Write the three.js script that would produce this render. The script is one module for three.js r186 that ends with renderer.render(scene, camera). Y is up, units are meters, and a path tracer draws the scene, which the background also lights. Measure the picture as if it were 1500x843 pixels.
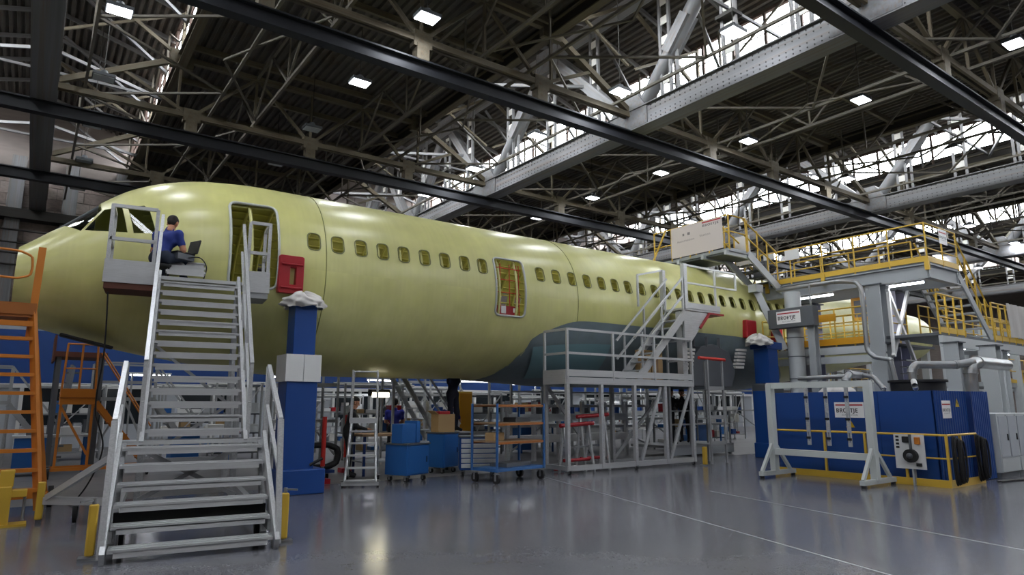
import * as THREE from 'three';
import { mergeGeometries, toCreasedNormals } from 'three/addons/utils/BufferGeometryUtils.js';
import { RoundedBoxGeometry } from 'three/addons/geometries/RoundedBoxGeometry.js';
import { RectAreaLightUniformsLib } from 'three/addons/lights/RectAreaLightUniformsLib.js';
import { Brush, Evaluator, SUBTRACTION, INTERSECTION } from 'three-bvh-csg';

// ---------------------------------------------------------------- camera, sky, light, exposure
const scene = new THREE.Scene();
const FPX = 965, CX = 750, CY = 421.5, EYE = 1.6, TH = Math.atan((593 - CY) / FPX), YAW = Math.atan(1352 / (FPX / Math.cos(TH)));
const camera = new THREE.PerspectiveCamera(2 * Math.atan(421.5 / FPX) * 180 / Math.PI, 1500 / 843, 0.1, 400);
const V = (x, y, z) => new THREE.Vector3(x, y, z);
const flat = V(Math.cos(YAW), 0, -Math.sin(YAW)), rightV = V(Math.sin(YAW), 0, Math.cos(YAW));
const fwd = flat.clone().multiplyScalar(Math.cos(TH)).add(V(0, Math.sin(TH), 0)), upV = flat.clone().multiplyScalar(-Math.sin(TH)).add(V(0, Math.cos(TH), 0));
camera.position.set(0, EYE, 0); camera.up.set(0, 1, 0); camera.lookAt(camera.position.clone().add(fwd));
scene.add(camera);
scene.background = new THREE.Color(0.93, 0.97, 1.0);
scene.backgroundIntensity = 20;
const LAMP = 95, EXPOSURE = 0.92;
const renderer = new THREE.WebGLRenderer({ antialias: true });
renderer.toneMapping = THREE.LinearToneMapping; renderer.toneMappingExposure = EXPOSURE;
renderer.shadowMap.enabled = true;
RectAreaLightUniformsLib.init();

// pixel of the photograph -> direction -> point on a plane the thing touches
const ray = (x, y) => fwd.clone().addScaledVector(rightV, (x - CX) / FPX).addScaledVector(upV, -(y - CY) / FPX);
const GY = (x, y, h = 0) => { const d = ray(x, y); return V(0, EYE, 0).addScaledVector(d, (h - EYE) / d.y); };
const GZ = (x, y, z) => { const d = ray(x, y); return V(0, EYE, 0).addScaledVector(d, z / d.z); };
const GX = (x, y, X) => { const d = ray(x, y); return V(0, EYE, 0).addScaledVector(d, X / d.x); };

// ---------------------------------------------------------------- helpers
let seed = 7; const rnd = () => { seed = (seed * 1664525 + 1013904223) >>> 0; return seed / 4294967296; };
const rr = (a, b) => a + (b - a) * rnd();
function hash2(x, y, s) { let h = (x * 374761393 + y * 668265263 + s * 974634777) | 0; h = Math.imul(h ^ (h >>> 13), 1274126177); return ((h ^ (h >>> 16)) >>> 0) / 4294967296; }
function vnoise(x, y, p, s) { const xi = Math.floor(x), yi = Math.floor(y), fx = x - xi, fy = y - yi, m = (a) => ((a % p) + p) % p, u = fx * fx * (3 - 2 * fx), v = fy * fy * (3 - 2 * fy);
  const a = hash2(m(xi), m(yi), s), b = hash2(m(xi + 1), m(yi), s), c = hash2(m(xi), m(yi + 1), s), d = hash2(m(xi + 1), m(yi + 1), s); return a + (b - a) * u + (c - a) * v + (a - b - c + d) * u * v; }
function noiseTex(n, fn, srgb, rx = 1, ry = 1) { const d = new Uint8Array(n * n * 4); for (let j = 0; j < n; j++) for (let i = 0; i < n; i++) { const c = fn(i / n, j / n), k = (j * n + i) * 4; d[k] = c[0] * 255; d[k + 1] = c[1] * 255; d[k + 2] = c[2] * 255; d[k + 3] = 255; }
  const t = new THREE.DataTexture(d, n, n); t.wrapS = t.wrapT = THREE.RepeatWrapping; t.magFilter = THREE.LinearFilter; t.minFilter = THREE.LinearMipmapLinearFilter; t.generateMipmaps = true; if (srgb) t.colorSpace = THREE.SRGBColorSpace; t.repeat.set(rx, ry); t.needsUpdate = true; return t; }
const fbm = (u, v, f, s) => 0.5 * vnoise(u * f, v * f, f, s) + 0.3 * vnoise(u * f * 2, v * f * 2, f * 2, s + 1) + 0.2 * vnoise(u * f * 4, v * f * 4, f * 4, s + 2);
const cl = (x) => Math.min(1, Math.max(0, x));
const std = (color, roughness = 0.6, metalness = 0, extra = {}) => new THREE.MeshStandardMaterial({ color, roughness, metalness, ...extra });

const mottle = noiseTex(256, (u, v) => { const a = 0.80 + 0.2 * fbm(u, v, 8, 3) + 0.06 * (hash2(u * 256 | 0, v * 256 | 0, 9) - 0.5); return [cl(a), cl(a), cl(a)]; }, true);
const primerTex = noiseTex(512, (u, v) => { const a = 0.87 + 0.10 * fbm(u, v, 6, 21) + 0.02 * vnoise(u * 64, v * 4, 64, 5), g = fbm(u, v, 12, 31); return [cl(a), cl(a + 0.01 * g), cl(a - 0.05 * g)]; }, true);
const floorTex = noiseTex(512, (u, v) => { const a = 0.84 + 0.12 * fbm(u, v, 5, 41) + 0.05 * (hash2(u * 512 | 0, v * 512 | 0, 8) - 0.5), s = Math.max(0, fbm(u, v, 16, 51) - 0.66) * 0.15; return [cl(a - s), cl(a - s), cl(a + 0.01 - s)]; }, true);
const floorRough = noiseTex(512, (u, v) => { const a = 0.78 + 0.12 * fbm(u, v, 6, 61) + 0.1 * fbm(u, v, 32, 71); return [a, a, a]; }, false);
const steelTex = noiseTex(256, (u, v) => { const a = 0.78 + 0.2 * fbm(u, v, 6, 81), r = Math.max(0, fbm(u, v, 10, 91) - 0.55); return [cl(a), cl(a - r * 0.25), cl(a - r * 0.45)]; }, true);
const alumTex = noiseTex(256, (u, v) => { const a = 0.84 + 0.1 * vnoise(u * 4, v * 128, 128, 13) + 0.06 * fbm(u, v, 8, 17); return [a, a, a]; }, true);

const M = {
  floor: std('#76777b', 0.2, 0, { map: floorTex, roughnessMap: floorRough }),
  aisle: std('#7d7c7a', 0.5, 0, { map: floorTex, roughnessMap: floorRough }),
  strip: std('#c9cbce', 0.35, 0.6),
  wall: std('#8f8580', 0.9, 0, { map: mottle }), block: [std('#a2938c', 0.9, 0, { map: mottle }), std('#968882', 0.92, 0, { map: mottle }), std('#aa9d96', 0.9, 0, { map: mottle })],
  deck: std('#64605b', 0.85, 0, { map: steelTex, side: THREE.DoubleSide }),
  roofSteel: std('#7b766c', 0.65, 0.1, { map: steelTex }), girder: std('#8a8b8e', 0.55, 0.15, { map: steelTex }), rivet: std('#3c3b3a', 0.7), truss: std('#79715f', 0.7, 0.1, { map: steelTex }), darkSteel: std('#34322f', 0.7, 0.1, { map: steelTex }),
  rail: std('#25272c', 0.5, 0.3), mullion: std('#5e4c45', 0.8, 0, { map: steelTex }),
  glass: new THREE.MeshPhysicalMaterial({ color: '#ffffff', roughness: 0.05, transmission: 1, thickness: 0, ior: 1.45 }),
  cockpitGlass: new THREE.MeshPhysicalMaterial({ color: '#b7c3cc', roughness: 0.03, transmission: 1, thickness: 0, ior: 1.5 }),
  primer: std('#d6d38f', 0.28, 0, { map: primerTex }), primer2: std('#dad797', 0.29, 0, { map: primerTex }), primerIn: std('#d6d38f', 0.5), belly: std('#76848f', 0.42, 0, { map: primerTex }), teal: std('#6d8f96', 0.4), seam: std('#85884e', 0.6), rim: std('#b9bdb7', 0.4, 0.2), winFrame: std('#6d7046', 0.6), black: std('#131314', 0.6), rubber: std('#19191a', 0.75),
  alum: std('#d2d4d5', 0.33, 0.4, { map: alumTex }), alumDull: std('#a5a7a8', 0.5, 0.3, { map: alumTex }), galv: std('#a9adb0', 0.32, 0.6, { map: steelTex }),
  blue: std('#134287', 0.4), blueCab: std('#1f5c9e', 0.4), navy: std('#16326c', 0.45), white: std('#d6d7d6', 0.5), offwhite: std('#cfcdc7', 0.7), cloth: std('#c4c1bd', 0.95), red: std('#9c1420', 0.4), redBright: std('#c22a20', 0.45), yellow: std('#cda83a', 0.42), yellowDeep: std('#c98f10', 0.5), orange: std('#c2741f', 0.5), orangeDark: std('#9a5a1e', 0.6), grey: std('#9ba0a3', 0.5), greyDark: std('#53575c', 0.5), greyLight: std('#b4b9bb', 0.45), frameWhite: std('#c4cac8', 0.45), cardboard: std('#a98c63', 0.9), brown: std('#5a3224', 0.75), wood: std('#8d7258', 0.85), panelGrey: std('#a8adb4', 0.6), darkGlass: std('#20262b', 0.15), lilac: std('#a4a6ba', 0.5), cream: std('#d8dca4', 0.5), 
  cartBlue: std('#2c5b92', 0.5), 
  lampFace: std('#ffffff', 0.5, 0, { emissive: '#f4f8ff', emissiveIntensity: 9 }), tubeFace: std('#ffffff', 0.5, 0, { emissive: '#f6f8ff', emissiveIntensity: 10 }), workLamp: std('#ffffff', 0.5, 0, { emissive: '#fff6cf', emissiveIntensity: 5 }),
};
M.floor.map = floorTex.clone(); M.floor.map.repeat.set(1, 1);

const UB = new THREE.BoxGeometry(1, 1, 1), UC = new THREE.CylinderGeometry(1, 1, 1, 14), UC8 = new THREE.CylinderGeometry(1, 1, 1, 8);
const used = {};
const numbered = (n) => { const k = used[n] = (used[n] ?? -1) + 1; return k ? n + '_' + String(k).padStart(3, '0') : n; };
const things = [];
function thing(name, label, category, group) { const o = new THREE.Group(); o.name = numbered(name); o.userData = { label, category }; if (group) o.userData.group = group; scene.add(o); things.push(o); return o; }
function structure(name, label, category) { const o = new THREE.Group(); o.name = numbered(name); o.userData = { kind: 'structure' }; if (label) o.userData.label = label; if (category) o.userData.category = category; scene.add(o); return o; }
function add(name, geo, mat, parent) { const m = new THREE.Mesh(geo, mat); m.name = name; m.castShadow = m.receiveShadow = true; parent.add(m); return m; }
const tmpM = new THREE.Matrix4();
function basis(a, b) { const z = b.clone().sub(a).normalize(); let x = V(0, 1, 0).cross(z); if (x.lengthSq() < 1e-6) x = V(1, 0, 0); x.normalize(); const y = z.clone().cross(x); return [x, y, z]; }
function bar(name, a, b, w, h, mat, parent) { const m = add(name, UB, mat, parent), [x, y, z] = basis(a, b); m.position.copy(a).add(b).multiplyScalar(0.5); m.quaternion.setFromRotationMatrix(tmpM.makeBasis(x, y, z)); m.scale.set(w, h, a.distanceTo(b)); return m; }
function rod(name, a, b, r, mat, parent) { const m = add(name, r > 0.05 ? UC : UC8, mat, parent), d = b.clone().sub(a); m.position.copy(a).add(b).multiplyScalar(0.5); m.quaternion.setFromUnitVectors(V(0, 1, 0), d.clone().normalize()); m.scale.set(r, d.length(), r); return m; }
function box(name, x, y, z, sx, sy, sz, mat, parent, ry = 0) { const m = add(name, UB, mat, parent); m.position.set(x, y, z); m.scale.set(sx, sy, sz); m.rotation.y = ry; return m; }
const span = (name, x0, x1, y0, y1, z0, z1, mat, parent) => box(name, (x0 + x1) / 2, (y0 + y1) / 2, (z0 + z1) / 2, Math.abs(x1 - x0), Math.abs(y1 - y0), Math.abs(z1 - z0), mat, parent);
function rbox(name, x, y, z, sx, sy, sz, r, mat, parent, ry = 0) { const m = add(name, new RoundedBoxGeometry(sx, sy, sz, 2, r), mat, parent); m.position.set(x, y, z); m.rotation.y = ry; return m; }
function merge(list) { return mergeGeometries(list.map((g) => { const n = g.index ? g.toNonIndexed() : g; for (const k of Object.keys(n.attributes)) if (!['position', 'normal', 'uv'].includes(k)) n.deleteAttribute(k); return n; })); }
function gbar(a, b, w, h) { const g = UB.clone(), [x, y, z] = basis(a, b); g.scale(w, h, a.distanceTo(b)); g.applyMatrix4(new THREE.Matrix4().makeBasis(x, y, z)); const c = a.clone().add(b).multiplyScalar(0.5); g.translate(c.x, c.y, c.z); return g; }
function gbox(x, y, z, sx, sy, sz) { const g = UB.clone(); g.scale(sx, sy, sz); g.translate(x, y, z); return g; }
const ibeam = (a, b, w, h, t) => { const u = V(0, h / 2 - t / 2, 0); return merge([gbar(a, b, t, h - 2 * t), gbar(a.clone().add(u), b.clone().add(u), w, t), gbar(a.clone().sub(u), b.clone().sub(u), w, t)]); };
function pipe(name, pts, r, mat, parent, seg = 10) { const c = new THREE.CatmullRomCurve3(pts, false, 'catmullrom', 0.15); return add(name, new THREE.TubeGeometry(c, pts.length * 8, r, seg), mat, parent); }
function cable(name, pts, r, mat, parent) { return add(name, new THREE.TubeGeometry(new THREE.CatmullRomCurve3(pts), pts.length * 8, r, 6), mat, parent); }
function copyOf(o, label) { const c = o.clone(); c.name = numbered(o.name.replace(/_\d{3}$/, '')); c.userData = { ...o.userData }; if (label) c.userData.label = label; scene.add(c); return c; }
function roundRect(w, h, r, x = 0, y = 0) { const s = new THREE.Shape(), a = x - w / 2, b = y - h / 2; s.moveTo(a + r, b); s.lineTo(a + w - r, b); s.quadraticCurveTo(a + w, b, a + w, b + r); s.lineTo(a + w, b + h - r); s.quadraticCurveTo(a + w, b + h, a + w - r, b + h); s.lineTo(a + r, b + h); s.quadraticCurveTo(a, b + h, a, b + h - r); s.lineTo(a, b + r); s.quadraticCurveTo(a, b, a + r, b); return s; }
function areaLight(parent, x, y, z, w, h, color, power, dir) { const l = new THREE.RectAreaLight(color, power, w, h); l.position.set(x, y, z); parent.add(l); l.lookAt(dir); l.castShadow = true; return l; }

// ---------------------------------------------------------------- hall shell
const HX0 = -24, HX1 = 88, HZ0 = -42, HZ1 = 24, GR = [-18.6, -0.6, 17.4, 35.4, 53.4, 71.4], ZR = [-7.5, -16.2, -25.9, -34.2];
function uvPlane(sx, sz, m) { const g = new THREE.BoxGeometry(sx, 0.2, sz); const p = g.attributes.position, uv = g.attributes.uv; for (let i = 0; i < p.count; i++) uv.setXY(i, p.getX(i) / m, p.getZ(i) / m); return g; }
{
  const f = structure('floor', 'glossy grey epoxy floor of the assembly hall', 'floor');
  add('epoxy_slab', uvPlane(HX1 - HX0, HZ1 + 13.4, 6), M.floor, f).position.set((HX0 + HX1) / 2, -0.1, (HZ1 - 13.4) / 2);
  add('rear_slab', uvPlane(HX1 - HX0, -13.4 - HZ0, 5), M.aisle, f).position.set((HX0 + HX1) / 2, -0.101, (HZ0 - 13.4) / 2);
  const j1 = [GY(790, 697), GY(1420, 876)], j2 = [GY(1040, 720), GY(1620, 829)];
  for (const [a, b] of [j1, j2]) bar('joint_strip', a.setY(0.0), b.setY(0.0), 0.018, 0.006, M.strip, f);
  const wb = structure('wall_back', 'grey block end wall of the hall behind the nose', 'wall');
  span('wall_panel', HX0, HX1, 0, 18, HZ0 - 0.3, HZ0, M.wall, wb);
  for (let r = 0; r < 14; r++) for (let c = 0; c < 9; c++) { const x = -3.5 + c * 1.22 + (r % 2) * 0.3; box('block', x + 0.6, 5.3 + r * 0.62, HZ0 + 0.02 + rr(0, 0.012), 1.19, 0.59, 0.05, M.block[(rnd() * 3) | 0], wb); }
  for (const x of [-1.6, 0.75, 3.1, 8.4, 14, 20, 26, 32, 38, 44, 50, 56]) span('pilaster', x - 0.32, x + 0.32, 0, 14.4, HZ0 + 0.05, HZ0 + 0.55, M.girder, wb);
  for (const y of [8.6, 9.2, 9.75, 10.4]) rod('wall_pipe', V(-5, y, HZ0 + 0.7), V(13, y, HZ0 + 0.7), 0.05, M.darkSteel, wb);
  span('crane_ledge', HX0, HX1, 11.0, 11.5, HZ0, HZ0 + 0.9, M.darkSteel, wb);
  const wl = structure('wall_left'), wr = structure('wall_right'), wf = structure('wall_front');
  span('wall_panel', HX0 - 0.3, HX0, 0, 18, HZ0, HZ1, M.wall, wl); span('wall_panel', HX1, HX1 + 0.3, 0, 18, HZ0, HZ1, M.wall, wr); span('wall_panel', HX0, HX1, 0, 18, HZ1, HZ1 + 0.3, M.wall, wf);
}
// corrugated decks: a folded profile along X pushed along Z
function corrugated(x0, y0, x1, y1, pitch, depth, z0, z1) {
  const n = Math.round(Math.hypot(x1 - x0, y1 - y0) / pitch), P = []; for (let i = 0; i < n; i++) for (const [t, d] of [[0, 0], [0.35, 0], [0.5, 1], [0.85, 1]]) P.push([i + t, d]); P.push([n, 0]);
  const pos = [], uv = [], idx = []; for (const z of [z0, z1]) for (const [t, d] of P) { const k = t / n; pos.push(x0 + (x1 - x0) * k, y0 + (y1 - y0) * k + d * depth, z); uv.push(k * 3, z / 5); }
  const m = P.length; for (let i = 0; i < m - 1; i++) idx.push(i, i + 1, m + i, i + 1, m + i + 1, m + i);
  const g = new THREE.BufferGeometry(); g.setAttribute('position', new THREE.Float32BufferAttribute(pos, 3)); g.setAttribute('uv', new THREE.Float32BufferAttribute(uv, 2)); g.setIndex(idx); const ng = g.toNonIndexed(); ng.computeVertexNormals(); return ng;
}
{
  const c = structure('ceiling', 'corrugated steel roof with raised glazed lanterns', 'roof');
  const YL = 14.7, YE = 16.5, YC = 17.6; let wn = 0;
  const lowSpans = [[HX0, GR[0] - 4], ...GR.map((g, i) => [g + 4, i < 5 ? GR[i + 1] - 4 : HX1])];
  for (const [a, b] of lowSpans) { if (b - a < 0.5) continue; add('low_deck', corrugated(a, YL, b, YL, 0.3, 0.1, HZ0, HZ1), M.deck, c); span('low_roof_slab', a, b, YL + 0.12, YL + 0.3, HZ0, HZ1, M.deck, c); for (let z = -40; z < 3; z += 3) if (a > -1) bar('purlin', V(a, YL - 0.12, z), V(b, YL - 0.12, z), 0.12, 0.22, M.truss, c); }
  for (const g of GR) {
    for (const s of [-1, 1]) {
      add('lantern_deck', corrugated(g + 4 * s, YE, g, YC, 0.27, 0.11, HZ0, HZ1), M.deck, c);
      bar('lantern_roof_slab', V(g + 2.1 * s, (YE + YC) / 2 + 0.22, HZ0), V(g + 2.1 * s, (YE + YC) / 2 + 0.22, HZ1), 4.3, 0.1, M.deck, c).rotateZ(0);
      c.children[c.children.length - 1].quaternion.multiply(new THREE.Quaternion().setFromAxisAngle(V(0, 0, 1), -s * Math.atan(1.1 / 4)));
      if (g > -5 && g < 60) for (let z = -40.5; z < 3; z += 2.4) bar('rafter', V(g + 4 * s, YE - 0.1, z), V(g, YC - 0.1, z), 0.1, 0.16, M.girder, c);
      span('sill_upstand', g + 4 * s - 0.05, g + 4 * s + 0.08, YL - 0.45, YL + 0.06, HZ0, HZ1, M.darkSteel, c); span('eaves_beam', g + 4 * s - 0.06, g + 4 * s + 0.1, YE - 0.1, YE + 0.22, HZ0, HZ1, M.mullion, c);
      const w = structure('window_' + (++wn)), fine = s > 0 && g > -5, X = g + 4 * s, zs = []; if (fine) for (let z = HZ0; z < 5; z += 1.45) zs.push(z); else for (let z = HZ0; z < 5; z += 5.8) zs.push(z); zs.push(HZ1);
      for (let i = 0; i < zs.length - 1; i++) { const q = add('pane', new THREE.PlaneGeometry(zs[i + 1] - zs[i], YE - YL - 0.1), M.glass, w); q.position.set(X, (YE + YL) / 2, (zs[i] + zs[i + 1]) / 2); q.rotation.y = -Math.PI / 2; span('mullion', X - 0.05, X + 0.05, YL, YE, zs[i] - 0.05, zs[i] + 0.05, M.mullion, w); }
      span('glazing_bar', X - 0.02, X + 0.02, YL + 0.88, YL + 0.91, HZ0, HZ1, M.mullion, w);
    }
  }
  for (const g of GR.slice(1)) for (const s of [-1, 1]) add('edge_beam', ibeam(V(g + 4 * s, 14.35, HZ0), V(g + 4 * s, 14.35, 4), 0.3, 0.5, 0.05), M.truss, c);
}
// ---------------------------------------------------------------- roof steel
function lattice(parent, a, b, gap, axis, mat, bat, nm = 'lattice_post') { bat = bat ?? M.girder; const o = axis.clone().multiplyScalar(gap / 2), g = [gbar(a.clone().add(o), b.clone().add(o), 0.1, 0.1), gbar(a.clone().sub(o), b.clone().sub(o), 0.1, 0.1)]; const post = add(nm, merge(g), mat, parent); const n = Math.max(2, Math.round(a.distanceTo(b) / 0.75)); for (let i = 0; i <= n; i++) { const p = a.clone().lerp(b, i / n); bar('batten', p.clone().add(o), p.clone().sub(o), 0.03, 0.3, bat, post); } }
const gLabel = { '-0.6': 'deep riveted grey roof girder over the nose, its bottom chord like a dark trunk', '17.4': 'deep riveted grey roof girder with tubular diagonals crossing above the middle of the fuselage', '35.4': 'riveted grey roof girder behind the yellow upper gantry rails', '53.4': 'far riveted roof girder, next beyond the one behind the yellow gantry', '71.4': 'farthest riveted roof girder near the end of the hall' };
for (const g of GR.slice(1)) {
  const t = thing('roof_girder', gLabel[String(g)], 'roof girder', 'riveted roof girders'), zs = [1.3, ...ZR, HZ0], yb = 12.0, yt = 16.9;
  const ch = span('bottom_chord', g - 0.28, g + 0.28, 11.62, 12.35, HZ0, 4, M.girder, t); span('top_chord', g - 0.22, g + 0.22, yt - 0.2, yt + 0.2, HZ0, 4, M.girder, t);
  for (const y of [11.6, 12.37]) span('chord_flange', g - 0.36, g + 0.36, y - 0.02, y + 0.02, HZ0, 4, M.girder, t);
  if (g < 40) { const rg = new THREE.CylinderGeometry(0.023, 0.023, 0.02, 6); rg.rotateZ(Math.PI / 2); const L = []; for (let z = -34; z < -4; z += 0.22) for (const y of [11.72, 11.86, 12.12, 12.26]) L.push([y, z]); const im = new THREE.InstancedMesh(rg, M.rivet, L.length); L.forEach(([y, z], i) => im.setMatrixAt(i, tmpM.makeTranslation(g - 0.285, y, z))); im.name = 'rivets'; im.userData.kind = 'stuff'; t.add(im); }
  for (let i = 0; i < zs.length; i++) {
    const z = zs[i], s = new THREE.Shape(); s.moveTo(-0.95, -0.35); s.lineTo(0.95, -0.35); s.lineTo(0.95, 0.3); s.lineTo(0.45, 1.0); s.lineTo(-0.45, 1.0); s.lineTo(-0.95, 0.3);
    const gp = add('gusset', new THREE.ExtrudeGeometry(s, { depth: 0.66, bevelEnabled: false }), M.girder, t); gp.rotation.y = Math.PI / 2; gp.position.set(g - 0.33, yb, z);
    if (i < zs.length - 1) { const zm = (z + zs[i + 1]) / 2; bar('plate_diagonal', V(g, yb + 0.2, z - 0.2), V(g, yt, zm), 0.42, 0.4, M.girder, t); rod('tube_diagonal', V(g, yb + 0.2, zs[i + 1] + 0.3), V(g, yt, zm), 0.27, M.girder, t);
      box('gusset', g, yt - 0.2, zm, 0.5, 1.1, 1.5, M.girder, t); const q = V(g, yb + 0.2, zs[i + 1] + 0.3).lerp(V(g, yt, zm), 0.5); const tq = V(g, yt, zm).sub(q).normalize().multiplyScalar(0.7); bar('tie_plate', q.clone().sub(tq), q.clone().add(tq), 0.6, 0.42, M.girder, t);
      lattice(t, V(g, 12.3, zm), V(g, yt, zm), 0.5, V(0, 0, 1), M.girder, M.offwhite); for (const k of [0.2, 0.8]) lattice(t, V(g - 0.1, 12.3, z + (zs[i + 1] - z) * k), V(g - 0.1, yt, z + (zs[i + 1] - z) * k), 0.42, V(0, 0, 1), M.girder, M.offwhite); box('hanger_plate', g, 14.2, zm, 0.5, 0.12, 0.7, M.darkSteel, t);
      for (const k of [0.25, 0.75]) { const zz = z + (zs[i + 1] - z) * k; bar('thin_post', V(g, 12.3, zz), V(g, 14.6, zz), 0.1, 0.1, M.girder, t); }
      bar('side_strut', V(g, 14.5, z - (z - zm) / 2), V(g + 4, 14.4, zm), 0.09, 0.12, M.girder, t); bar('side_strut', V(g, 14.5, z - (z - zm) / 2), V(g - 4, 14.4, zm), 0.09, 0.12, M.girder, t); bar('side_tie', V(g - 4, 14.5, zm), V(g + 4, 14.5, zm), 0.08, 0.1, M.girder, t); }
  }
}
const planeName = ['above the blue enclosure', 'above the fuselage', 'behind the fuselage', 'by the end wall'], bayName = ['from nose girder to middle girder', 'from middle girder to gantry girder', 'from gantry girder to far girder', 'from far girder to farthest girder'];
ZR.forEach((z, zi) => { for (let k = 1; k < 5; k++) {
  const g = GR[k], t = thing('roof_truss', `brown steel roof truss ${planeName[zi]}, ${bayName[k - 1]}`, 'roof truss', 'light trusses between the girders'), m = M.truss, yb = 12.25, yt = 14.45, D = (n, x0, y0, x1, y1, w = 0.11) => bar(n, V(g + x0, y0, z), V(g + x1, y1, z), w, w, m, t);
  for (const o of [-0.09, 0.09]) bar('bottom_chord', V(g + 0.3, yb, z + o), V(g + 17.7, yb, z + o), 0.09, 0.2, M.truss, t); D('top_chord', 4, yt, 14, yt, 0.2);
  for (const [a, b] of [[4.5, 6.75], [9, 6.75], [9, 11.25], [13.5, 11.25]]) D('diagonal', a, yb, b, yt); D('end_diagonal', 0.3, yb + 0.2, 4, yt, 0.2); D('end_diagonal', 17.7, yb + 0.2, 14, yt, 0.2); D('diagonal', 4.5, yb, 2.2, 13.4); D('diagonal', 13.5, yb, 15.8, 13.4);
  for (const a of [4, 6.75, 9, 11.25, 14]) D('vertical', a, yb, a, yt, 0.09);
  for (const a of [4, 14]) { D('lantern_post', a, yt, a, 16.5, 0.12); D('lantern_brace', a, yt, a < 9 ? 0.2 : 17.8, 16.8, 0.12); D('lantern_brace', a, 16.3, a < 9 ? 0.2 : 17.8, 14.3, 0.09); }
  for (const a of [4.5, 9, 13.5]) { box('node_plate', g + a, yb, z, 0.6, 0.5, 0.3, m, t); box('rail_hanger', g + a, 11.85, z, 0.4, 0.5, 0.34, M.truss, t); }
  for (const a of [4, 14]) box('node_plate', g + a, yt - 0.05, z, 0.8, 0.7, 0.22, M.truss, t);
} });
ZR.forEach((z, i) => { const t = thing('crane_rail', `long black overhead crane rail ${['crossing above the blue enclosure', 'crossing under the middle girder above the boarding stairs', 'just above the fuselage roof', 'nearest the end wall behind the nose'][i]}`, 'crane rail', 'overhead crane rails'); add('beam', ibeam(V(-24, 11.38, z), V(72, 11.38, z), 0.34, 0.46, 0.05), M.rail, t); });
// light trusses along the hall under the low roof
GR.slice(1, 4).forEach((g, gi) => { for (const dx of [6.75, 11.25]) { const t = thing('purlin_truss', `light zigzag truss under the low roof, ${dx < 9 ? 'first' : 'second'} bay line after the ${['nose', 'middle', 'gantry'][gi]} girder`, 'roof truss', 'light trusses under the low roof'), x = g + dx; for (const y of [12.55, 14.45]) bar('chord', V(x, y, HZ0 + 0.1), V(x, y, 2), 0.1, 0.1, M.roofSteel, t); let k = 0; for (let z = -41; z < 1; z += 2.15, k++) { bar('diagonal', V(x, k % 2 ? 12.55 : 14.45, z), V(x, k % 2 ? 14.45 : 12.55, z + 2.15), 0.07, 0.07, M.roofSteel, t); if (k % 2) bar('vertical', V(x, 12.55, z), V(x, 14.45, z), 0.06, 0.06, M.roofSteel, t); } for (let i = 0; i < 3; i++) { bar('cross_tie', V(x, 12.55, ZR[i] - 0.3), V(x + (dx < 9 ? -2.2 : 2.2), 12.4, (ZR[i] + ZR[i + 1]) / 2), 0.06, 0.06, M.roofSteel, t); bar('cross_tie', V(x + (dx < 9 ? -2.2 : 2.2), 12.4, (ZR[i] + ZR[i + 1]) / 2), V(x, 12.55, ZR[i + 1] + 0.3), 0.06, 0.06, M.roofSteel, t); } } });
for (const g of GR.slice(1, 5)) { const t = thing('lantern_bracing', { '-0.6': 'thin posts and cross bars before the roof glazing over the nose', '17.4': 'thin ties and cross bars before the glazing of the middle girder', '35.4': 'thin ties and cross bars before the glazing of the gantry girder', '53.4': 'thin ties and cross bars before the glazing of the far girder' }[String(g)], 'bracing'); const x = g + 3.75; for (let z = -41, k = 0; z < 1; z += 4.35, k++) { bar('post', V(x, 14.6, z), V(x, 16.5, z), 0.08, 0.08, M.roofSteel, t); bar('cross_bar', V(x, k % 2 ? 16.4 : 14.65, z), V(x, k % 2 ? 14.65 : 16.4, z + 2.9), 0.07, 0.07, M.roofSteel, t); bar('knee_brace', V(x, 14.7, z), V(g + 0.3, 16.6, z + 1.2), 0.1, 0.1, M.girder, t); } }
// wind bracing in the plane of the bottom chords
GR.slice(1, 5).forEach((g, gi) => { for (const side of [0, 1]) {
  const x0 = side ? g + 12.9 : g + 1.1, x1 = side ? g + 16.9 : g + 5.1, t = thing('wind_bracing', `flat zigzag bracing of thin steel bars ${side ? 'before' : 'just beyond'} the ${['middle', 'gantry', 'far', 'farthest'][side ? gi : Math.max(0, gi - 1)]} girder${side || gi ? '' : ', bay over the nose'}`, 'bracing', 'flat bracing under the roof');
  for (const x of [x0, x1]) bar('bracing_chord', V(x, 12.45, HZ0), V(x, 12.45, 2), 0.09, 0.09, M.roofSteel, t);
  let k = 0; for (let z = -41; z < 1; z += 2.9, k++) { bar('bracing_bar', V(k % 2 ? x0 : x1, 12.45, z), V(k % 2 ? x1 : x0, 12.45, z + 2.9), 0.07, 0.07, M.roofSteel, t); if (k % 3 === 0) bar('bracing_hanger', V(x0, 12.45, z), V(x0, 14.6, z), 0.06, 0.06, M.roofSteel, t); }
} });
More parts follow.
